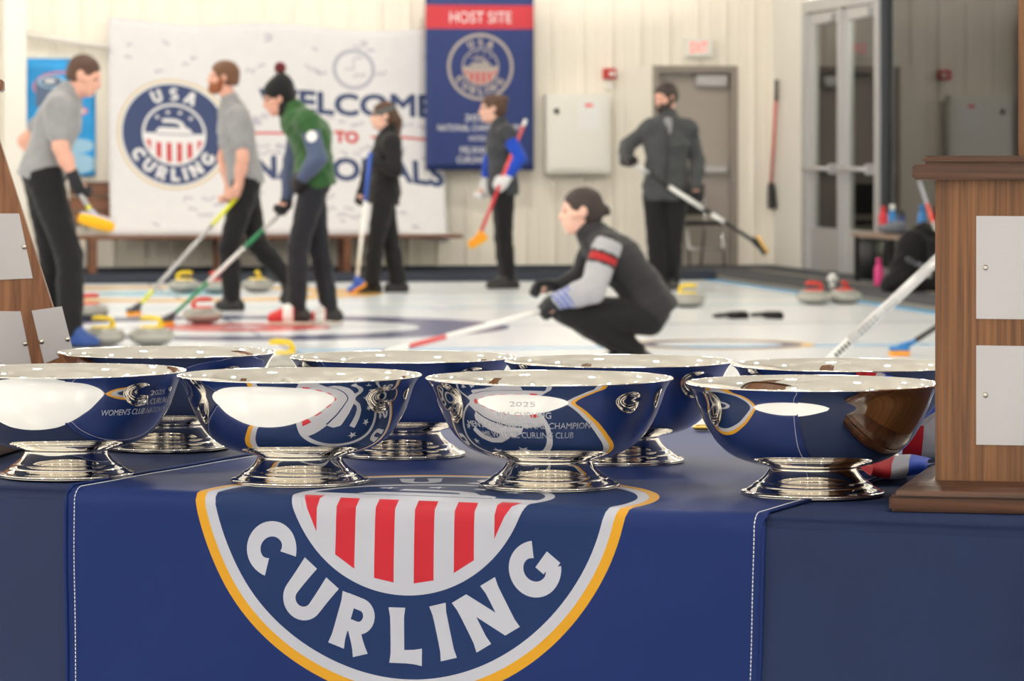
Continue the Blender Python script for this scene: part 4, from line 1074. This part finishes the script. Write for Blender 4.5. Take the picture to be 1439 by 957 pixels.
# player at the far left, grey shirt, looking down to the right
Y = 22.3
J = dict(head=(118, 106), neck=(93, 137), sn=(82, 153, -.18), sf=(88, 150, .18), en=(85, 207, -.24), wn=(104, 250, -.20), gn=(113, 272, -.19), ef=(36, 198, .25), wf=(60, 226, .22), gf=(70, 236, .2),
         pel=(60, 238), hn=(62, 250, -.09), hf=(58, 250, .09), kn=(98, 362, -.10), an=(100, 464, -.10), tn=(131, 482, -.13), kf=(74, 364, .10), af=(62, 466, .14), tf=(92, 482, .12))
p = person('person', 'player in grey shirt and black trousers at far left holding a broom low', Y, J, (.92, -.12, -.36), b=1.06, hands={'n': ((.6, .5, -.3), .9)})
hair(p, 'hair_br', back=-.055, grow=.006); top(p, 'shirt', 'tee', 'short'); trousers(p, 'trouser', .018); shoes(p, 'shoe_blue', 'black'); glove(p, 'n', 'glove'); glove(p, 'f', 'glove')
ht_ = np.array(world(136, 311, Y-.28)); g = p.W['gn']
broom('broom with yellow oval pad held in the air by the player at far left', ht_, ht_+(g-ht_)*3.4, [(0, .16, 'lime'), (.16, 1, 'silvershaft')], 'ypad', 'b_grey', (1, .15, -.22), up=(.12, .80, .58), hl=.112)

# walking player in grey with a full beard
Y = 27.6
J = dict(head=(314, 109), neck=(324, 146), sn=(337, 166, -.18), sf=(328, 164, .18), en=(341, 222, -.24), wn=(335, 260, -.2), gn=(329, 282, -.2), ef=(314, 222, .22), wf=(322, 262, .2), gf=(318, 284, .2),
         pel=(345, 248), hn=(346, 260, -.09), hf=(343, 260, .09), kn=(322, 348, -.08), an=(326, 419, -.08), tn=(309, 430, -.09), kf=(361, 342, .08), af=(404, 392, .10), tf=(400, 420, .10))
p = person('person', 'bearded player in grey shirt walking left with a yellow gripped broom', Y, J, (-1, -.05, .02), b=1.02, gloved='', hands={'n': ((-.7, .5, 0), .9), 'f': ((-.7, -.5, 0), .8)})
hair(p, 'hair_rd', back=-.06, grow=.014)
A = np.stack([p.f, p.u, p.s]); at = lambda a, b_, c_: p.hc+p.f*a+p.u*b_+p.s*c_
blob('beard', [ell(at(.042, -.072, 0), (.070, .052, .068), A), ell(at(.074, -.084, 0), (.042, .044, .044), A), cone(at(.090, -.044, -.022), at(.090, -.044, .022), .013), cone(at(.012, -.02, .070), at(.04, -.078, .050), .023), cone(at(.012, -.02, -.070), at(.04, -.078, -.050), .023)], .008, M['beard_rd'], p.e, p.o, k=.02, sub=[ell(at(.112, -.060, 0), (.02, .009, .022), A)])
top(p, 'shirt', 'tee', 'short'); trousers(p, 'trouser', .016); shoes(p, 'shoe_b', 'black')
g = p.W['gn']; tp_ = at_ice(188, 438); tp_[1] = tp_[1]
broom('broom with yellow grip and silver shaft reaching left from the bearded player', tp_, g+(g-tp_)*.02, [(0, .30, 'lime'), (.18, .76, 'silvershaft'), (.74, 1.0, 'lime')], 'orange', 'gasket', (.4, 1, 0), up=(0, 0, 1), hl=.075)

# player in green with a pompom hat
Y = 25.3
J = dict(head=(392, 137), neck=(414, 160), sn=(433, 173, -.18), sf=(421, 168, .18), en=(447, 222, -.26), wn=(426, 249, -.22), gn=(415, 258, -.17), ef=(410, 228, .25), wf=(404, 276, .24), gf=(398, 296, .24),
         pel=(441, 252), hn=(441, 262, -.09), hf=(437, 262, .09), kn=(419, 345, -.08), an=(418, 432, -.08), tn=(384, 447, -.10), kf=(448, 347, .10), af=(463, 432, .10), tf=(441, 446, .08), chest=(436, 190), waist=(441, 228))
p = person('person', 'player in green jacket and black pompom hat leaning over a green broom', Y, J, (-.95, -.05, -.3), b=1.0, hands={'n': ((0, .8, -.4), .5), 'f': ((-.5, -.6, 0), .9)})
A = np.stack([p.f, p.u, p.s]); at = lambda a, b_, c_: p.hc+p.f*a+p.u*b_+p.s*c_
hat = blob('beanie', [ell(at(-.014, .040, 0), (.113, .102, .092), A), ell(at(-.045, .085, 0), (.075, .075, .066), A), cone(at(-.06, .13, 0), at(-.066, .165, 0), .03, .012), ell(at(-.065, -.01, 0), (.055, .06, .082), A)], .0085, M['beanie'], p.e, p.o, k=.03, sub=[ell(at(.11, -.045, 0), (.10, .085, .14), A)], folds=.001)
bm = bmesh.new(); bmesh.ops.create_icosphere(bm, subdivisions=4, radius=.04)
rp = random.Random(2)
for v in bm.verts: v.co = v.co*(1+rp.uniform(-.10, .12))+Vector(at(-.07, .195, 0)-p.o)
from_bm('pompom', bm, M['pom'], hat, True)
blob('neck_gaiter', [cone(p.W['neck'], at(-.01, -.075, 0), .078, .070)], .0095, M['beanie'], p.e, p.o, folds=.003)
fr = at(.098, .006, 0)
for sg in (-1, 1): tube('glasses', [at(.096, .010, .006*sg)-p.o, at(.094, .014, .052*sg)-p.o, at(.0, .012, .082*sg)-p.o], .004, M['black'], p.e, 6)
top(p, 'jacket', 'greenj', 'cap', .022, folds=.005)
sl_ = sleeve(p, 'n', [M['navys'], M['white']], .016, matfn=lambda c: ((np.linalg.norm((c-(p.W['sn']*.62+p.W['en']*.38)-np.array((0, -.05, 0)))*np.array((1, .3, 1)), axis=1) < .038)).astype(int)); sleeve(p, 'f', 'navys', .016)
trousers(p, 'trouser2', .012); glove(p, 'f', 'glove'); glove(p, 'n', 'glove')
c_n, c_f = p.W['an'], p.W['af']
shoes(p, [M['shoe_r'], M['white'], M['shoe_b']], 'sole', matfn=lambda c: np.where(((c[:, 0]-np.where(np.abs(c[:, 1]-c_n[1]) < np.abs(c[:, 1]-c_f[1]), c_n[0], c_f[0])) > -.02), 2, np.where(np.abs(c[:, 0]-np.where(np.abs(c[:, 1]-c_n[1]) < np.abs(c[:, 1]-c_f[1]), c_n[0], c_f[0])+.065) < .035, 1, 0)))
g = p.W['gf']; tp_ = at_ice(234, 452)
broom('green and white broom slanting down left from the player in green', tp_, g+(g-tp_)*.03, [(0, .36, 'green'), (.34, .66, 'white'), (.64, .8, 'green'), (.8, 1, 'silvershaft')], 'orange', 'gasket', (.3, 1, 0), up=(0, 0, 1), hl=.08)

# player in black with a grey headband
Y = 31.2
J = dict(head=(539, 163), neck=(546, 190), sn=(551, 202, -.16), sf=(540, 200, .16), en=(556, 238, -.22), wn=(534, 232, -.24), gn=(520, 222, -.22), ef=(520, 236, .21), wf=(511, 262, .2), gf=(507, 281, .2),
         pel=(540, 270), hn=(540, 280, -.085), hf=(538, 280, .085), kn=(528, 338, -.06), an=(522, 398, -.06), tn=(508, 408, -.09), kf=(549, 338, .06), af=(559, 394, .09), tf=(546, 404, .07))
p = person('person', 'player in black hoodie and grey headband with a long ponytail', Y, J, (-.97, -.22, -.06), fem=True, b=.98, hs=.97, skin='skin2', hands={'n': ((-.4, .7, .2), .9), 'f': ((0, -.6, 0), .5)})
at = lambda a, b_, c_: p.hc+(p.f*a+p.u*b_+p.s*c_)*p.g
hair(p, 'hair_br', grow=.012, extra=[cone(at(-.10, .02, 0), at(-.125, -.05, 0), .034, .040), cone(at(-.125, -.05, 0), at(-.125, -.16, 0), .040, .022)])
A = np.stack([p.f, p.u, p.s]); blob('headband', [ell(at(-.012, .034, 0), (.114*p.g, .103*p.g, .092*p.g), A)], .008, M['headband'], p.e, p.o, cuts=[(at(0, .070, 0), p.u+p.f*.25), (at(0, .024, 0), -p.u-p.f*.25)])
top(p, 'hoodie', 'blackj', 'long', .02, .03, folds=.004); trousers(p, 'trouser', .014, .018); shoes(p, 'shoe_b', 'black'); glove(p, 'n', 'glove'); glove(p, 'f', 'glove')
tp_ = at_ice(501, 405); tp_[1] = Y-.26; tp_ = np.array(world(501, 403, Y-.26)); en_ = np.array(world(520, 218, Y-.26))
broom('broom with blue grip and white shaft held upright by the player in black', tp_, en_+(en_-tp_)*.02, [(0, .66, 'white'), (.64, 1, 'bluegrip')], 'orange', 'bluegrip', (.75, 0, .55), up=(-.5, -.35, .8), hl=.085, rad=.017)

# player with bright blue sleeves
Y = 32.2
J = dict(head=(692, 153), neck=(702, 178), sn=(713, 188, -.16), sf=(704, 187, .16), en=(731, 222, -.22), wn=(713, 250, -.22), gn=(702, 262, -.24), ef=(688, 226, .2), wf=(682, 256, .18), gf=(678, 274, .18),
         pel=(707, 260), hn=(708, 270, -.085), hf=(706, 270, .085), kn=(709, 334, -.06), an=(715, 392, -.06), tn=(691, 402, -.09), kf=(706, 334, .07), af=(711, 391, .08), tf=(689, 401, .06))
p = person('person', 'player in charcoal vest with bright blue sleeves in front of the navy banner', Y, J, (-1, -.06, -.05), fem=True, b=1.0, hs=1.0, skin='skin2', hands={'n': ((-.5, .4, -.4), .9), 'f': ((-.4, -.5, 0), .6)})
at = lambda a, b_, c_: p.hc+(p.f*a+p.u*b_+p.s*c_)*p.g
hair(p, 'hair_br', grow=.012, extra=[ell(at(-.10, .075, 0), (.05, .045, .045), np.eye(3)), ell(at(-.085, .0, 0), (.04, .05, .05), np.eye(3))])
for sg in (-1, 1): tube('glasses', [at(.096, .010, .006*sg)-p.o, at(.094, .014, .052*sg)-p.o, at(.0, .012, .082*sg)-p.o], .0035, M['black'], p.e, 6)
top(p, 'vest', 'charvest', 'cap', .017, .02); sleeve(p, 'n', 'bluesl'); sleeve(p, 'f', 'bluesl'); trousers(p, 'trouser', .010); shoes(p, 'shoe_b', 'black'); glove(p, 'n', 'wglove'); glove(p, 'f', 'wglove')
tp_ = np.array(world(671, 338, Y-.30)); en_ = np.array(world(739, 168, Y-.18))
broom('red broom with orange pad held across the body of the player with blue sleeves', tp_, en_, [(0, .5, 'pinkred'), (.48, .76, 'coral'), (.74, .95, 'ice_red'), (.94, 1, 'white')], 'ypad', 'orange', (1, 0, .55), up=(-.45, -.5, .72), hl=.092, rad=.015)

# player in the dark grey jacket by the door
Y = 31.9
J = dict(head=(936, 137), neck=(938, 167), sn=(912, 182, -.03), sf=(968, 183, .03), en=(882, 204, .02), wn=(878, 226, -.16), gn=(889, 232, -.24), ef=(980, 226, .06), wf=(978, 262, -.06), gf=(979, 277, -.10),
         pel=(936, 262), hn=(921, 274, 0), hf=(950, 274, 0), kn=(922, 336, -.04), an=(926, 396, 0), tn=(918, 404, -.2), kf=(946, 336, 0), af=(944, 396, .06), tf=(938, 404, -.13))
p = person('person', 'dark bearded player in dark grey jacket standing in front of the grey door', Y, J, (-.78, -.60, -.2), b=1.06, hands={'n': ((.2, -.6, .6), .9), 'f': ((-.3, -.8, 0), .9)})
hair(p, 'hair_dk', back=-.05, grow=.016)
A = np.stack([p.f, p.u, p.s]); at = lambda a, b_, c_: p.hc+p.f*a+p.u*b_+p.s*c_
blob('beard', [ell(at(.042, -.072, 0), (.070, .052, .068), A), ell(at(.074, -.084, 0), (.042, .044, .044), A), cone(at(.090, -.044, -.022), at(.090, -.044, .022), .013), cone(at(.012, -.02, .070), at(.04, -.078, .050), .023), cone(at(.012, -.02, -.070), at(.04, -.078, -.050), .023)], .008, M['hair_dk'], p.e, p.o, k=.02, sub=[ell(at(.112, -.060, 0), (.02, .009, .022), A)])
jk = top(p, 'jacket', 'greyj', 'long', .022, .05, folds=.004); trousers(p, 'trouser', .018); shoes(p, 'shoe_b', 'black'); glove(p, 'n', 'glove'); glove(p, 'f', 'glove')
mid = lambda t_: (p.W['neck']*(1-t_)+p.W['pel']*t_)+np.array((-.004, -.146-.01*math.sin(t_*3), 0))-p.o
tube('zip', [mid(t_) for t_ in (.12, .3, .5, .7, .9, 1.05)], .007, M['black'], jk, 6)
blob('collar_shirt', [cone(p.W['neck']+np.array((0, -.085, -.03)), p.W['neck']+np.array((.01, -.125, -.12)), .045, .02)], .009, M['tee'], p.e, p.o)
tp_ = np.array(world(1069, 345, Y-.30)); en_ = np.array(world(893, 232, Y-.28))
broom('black and white broom held out to the right by the player in dark grey', tp_, en_, [(0, .30, 'black'), (.29, .40, 'white'), (.39, .46, 'black'), (.45, .74, 'white'), (.73, .90, 'black'), (.89, 1, 'silvershaft')], 'ice_gold', 'black', (.55, 0, -.83), up=(-.83, -.2, -.5), hl=.09, rad=.017)

# crouching player in the foreground
Y = 20.1
J = dict(head=(817, 297), neck=(833, 331), sn=(853, 347, -.16), sf=(836, 342, .16), en=(832, 408, -.22), wn=(788, 421, -.18), gn=(752, 436, -.16), ef=(812, 396, .22), wf=(784, 402, .19), gf=(768, 400, .18),
         pel=(911, 430), hn=(910, 446, -.10), hf=(906, 444, .10), kn=(802, 440, -.13), an=(893, 494, -.10), tn=(846, 511, -.12), kf=(791, 434, .13), af=(893, 497, .10), tf=(848, 512, .10), chest=(868, 366), waist=(900, 402))
p = person('person', 'crouching player in black vest with grey sleeves aiming a white broom', Y, J, (-1, -.04, -.08), fem=True, b=1.03, hs=1.06, skin='skin2', hands={'n': ((.1, .5, -.6), .8), 'f': ((0, -.3, -.8), .6)})
at = lambda a, b_, c_: p.hc+(p.f*a+p.u*b_+p.s*c_)*p.g
hair(p, 'hair_dk', grow=.008, extra=[cone(at(-.09, .01, 0), at(-.125, -.005, 0), .034, .026), cone(at(-.125, 0, 0), at(-.14, -.02, .0), .02, .012)])
vs_ = top(p, 'vest', 'darkvest', '', .020, .02, folds=.004)
S_, E_, X_ = p.W['sn'], p.W['en'], p.W['wn']; dv = nrm(E_-S_); L1 = np.linalg.norm(E_-S_)
def bands(c):
    t_ = (c-S_) @ dv/L1; t_ = np.where((c-E_) @ nrm(X_-E_) > .03, 2, t_)
    w_ = (c-X_) @ nrm(X_-E_)
    return np.where(t_ < -.12, 2, np.where((t_ > .16) & (t_ < .23), 2, np.where((t_ >= .23) & (t_ < .38), 1, np.where((t_ >= .38) & (t_ < .45), 2, np.where((w_ > -.075) & (np.sin(c[:, 0]*170+c[:, 2]*140) > .1), 3, 0)))))
sleeve(p, 'n', [M['ltsleeve'], M['redband'], M['darkvest'], M['bluegrip']], .027, matfn=bands); sleeve(p, 'f', 'darkvest', .016)
trousers(p, 'trouser', .010); shoes(p, 'shoe_b', 'black'); glove(p, 'n', 'glove'); glove(p, 'f', 'glove')
blob('collar', [cone(p.W['neck']+np.array((.0, 0, -.01)), at(-.025, -.085, 0), .082, .066)], .0095, M['darkvest'], p.e, p.o)
g = np.array(world(748, 441, Y-.16)); tp_ = at_ice(478, 512)
broom('white broom with red lettering laid out to the left by the crouching player', tp_, g+(g-tp_)*.06, [(0, .20, 'white'), (.19, .23, 'redband'), (.22, .34, 'white'), (.34, .52, 'ice_red'), (.52, 1, 'white')], 'orange', 'black', (.2, 1, 0), up=(0, 0, 1), hl=.09)

# ------------------------------------------------------------------ loose brooms, gloves and clothing at the right
Y = 11.0
a = np.array(world(1175, 498, Y)); b_ = np.array(world(1312, 370, Y)); d = (b_-a)
t0 = -(a[2]-.03)/d[2]; tp_ = a+d*t0; en_ = a+d*1.55
broom('thick white shafted broom rising behind the square wooden trophy', tp_, en_, [(0, .60, 'white'), (.60, .88, 'silvershaft'), (.87, 1.0, 'black')], 'orange', 'black', (1, 0, 0), up=(0, 0, 1), hl=.09, rad=.0145)
sh = [o for o in bpy.data.objects if o.name.startswith('curling_broom')][-1]
oo = np.array(sh.location); dn = nrm(en_-tp_); sdv = np.array((0, -1, 0)); upl = nrm(np.cross(dn, sdv))*-1
tot = np.linalg.norm(en_-tp_)
for kk, (f0, f1) in enumerate(((.525, .545), (.555, .60), (.625, .68), (.70, .735))):       # dark maker's marks along the shaft
    bm = bmesh.new()
    for i in range(5):
        fa = f0+(f1-f0)*i/5; fb = fa+(f1-f0)/5*.55
        for s0_ in (0,):
            c0_, c1_ = tp_+dn*tot*fa-oo, tp_+dn*tot*fb-oo; r_ = .0170
            q = []
            for c_, an in ((c0_, -.5), (c1_, -.5), (c1_, .55), (c0_, .35)): q.append(bm.verts.new(Vector(c_+(sdv*math.cos(an)+upl*math.sin(an))*r_)))
            bm.faces.new(q)
    from_bm('shaft_mark', bm, M['gasket'], sh)
tp_ = at_ice(1264, 493); en_ = np.array(world(1335, 447, tp_[1]-.1))
broom('small orange padded broom on the ice at the edge of the wooden trophy', tp_, en_, [(0, .35, 'teal'), (.33, 1, 'black')], 'orange', 'teal', (1, .1, 0), up=(0, 0, 1), hl=.062)
tp_ = np.array(by_window(1345, -.62, .09)); q_, z_ = side_at(1292, 255, -.03); en_ = np.array(room(-.03, q_, z_))
broom('pale broom with orange band leaning on the lobby window', tp_, en_, [(0, .62, 'white'), (.60, .78, 'coral'), (.77, 1, 'b_grey')], 'orange', 'black', (1, 0, 0), up=(0, 0, 1), hl=.08, rad=.015)
# gloves dropped on the ice
P = ground(1048, 448)
for k, (dx, rot, lab) in enumerate(((-.115, 20, 'black glove lying on the ice, left of the pair'), (.14, -35, 'black glove lying on the ice, right of the pair'))):
    e = empty('dropped_glove', (P.x+dx, P.y, .0), 0, lab, 'glove'); e['group'] = 'gloves dropped on the ice'
    d_ = np.array((math.cos(R(rot+180)), math.sin(R(rot+180)), .05))
    pr = hand_prims(np.array((.05, 0, .026)), d_, (0, 0, -1), .15, r=.011, sc=1.0)
    blob('hand_part', pr, .007, M['glove'], e, (0, 0, 0), k=.012, infl=.002)
    blob('cuff', [cone(np.array((.05, 0, .026))-d_*.06, np.array((.05, 0, .026)), .034, .030)], .007, M['blackj'], e, (0, 0, 0))
# towel and jacket on the low bench
Pb = by_window(1257, -.37, ztop)
e = empty('folded_towel', Pb, PHI+R(90), 'slate grey towel bundled on the low bench beneath the bottles', 'towel')
I3 = np.eye(3)
blob('towel_bundle', [ell((0, 0, .045), (.26, .09, .05), I3), ell((.14, 0, .035), (.18, .09, .04), I3), ell((-.10, 0, .075), (.12, .07, .04), I3)], .011, M['towel'], e, (0, 0, 0), k=.03, folds=.007, cuts=[((0, 0, .002), (0, 0, -1))])
blob('towel_fold', [cone((-.16, .07, .05), (.2, .07, .05), .03, .025)], .011, M['towel'], e, (0, 0, 0), folds=.006, cuts=[((0, 0, .002), (0, 0, -1))])
Q = by_window(1280, -.72, .05)
e = empty('draped_jacket', Q, PHI, 'black jacket with white lettering draped over the front of the low bench', 'jacket')
jb = blob('jacket_body', [cone((-.04, 0, .10), (.02, 0, .38), .17, .13, (0, 1, 0), .6), cone((.02, 0, .38), (.12, .05, .52), .12, .06, (0, 1, 0), .6), cone((-.20, -.02, .06), (.2, -.02, .06), .07, .06), cone((.12, .05, .5), (.30, .02, .42), .06, .05)], .012, M['blackj'], e, (0, 0, 0), k=.05, folds=.008, cuts=[((0, 0, .003), (0, 0, -1))])
blob('jacket_sleeve', [cone((.16, -.06, .40), (.20, -.11, .12), .05, .045)], .011, M['blackj'], e, (0, 0, 0), folds=.006, cuts=[((0, 0, .003), (0, 0, -1))])
printed_sheet('lettering', -.11, -.022, .11, .022, .03, [(1, [text_group('CURL', 0, -.02, .04, .2, .04)])], lambda u, v: Vector((.02+u, -.128-.06*abs(u)*0, .235+v-u*.45)), [M['blackj'], M['b_grey']], jb)
# jacket hanging behind the glass
q_, z_ = side_at(1402, 120, .35); P = room(.35, q_, 0)
e = empty('hanging_jacket', (P.x, P.y, 0), PHI+R(90), 'black jacket with pale blue lanyard hanging behind the lobby window', 'jacket')
zt_ = side_at(1402, 45, .35)[1]; zl_ = .95
blob('jacket_body', [cone((0, 0, zl_), (0, 0, zt_-.25), .15, .15, (1, 0, 0), 1.0), cone((-.12, 0, zt_-.16), (.12, 0, zt_-.16), .10, .10), cone((0, 0, zt_-.2), (0, 0, zt_), .08, .05)], .014, M['blackj'], e, (0, 0, 0), k=.06, folds=.008)
for sx in (-1, 1): blob('jacket_sleeve', [cone((sx*.17, 0, zt_-.2), (sx*.22, .03, zl_+.1), .07, .055)], .014, M['blackj'], e, (0, 0, 0), folds=.008)
lan = [(-.05, .145, zt_-.06), (-.08, .175, zt_-.35), (-.06, .18, zt_-.62), (-.03, .178, zt_-.80)]
tube('lanyard', lan, .012, M['ppale'], e, 6); box('badge', (-.09, .178, zt_-.62), (.03, .186, zt_-.50), M['white'], e, .003)
tube('hook', [(0, 0, zt_-.02), (0, 0, zt_+.08), (0, -.10, zt_+.10)], .01, M['chrome'], e, 8)
post = tube('coat_post', [(0, -.16, .05), (0, -.16, zt_+.2)], .025, M['bench'], e, 10)
tube('coat_post_arm', [(0, -.16, zt_+.10), (0, -.08, zt_+.10)], .014, M['bench'], e, 8)
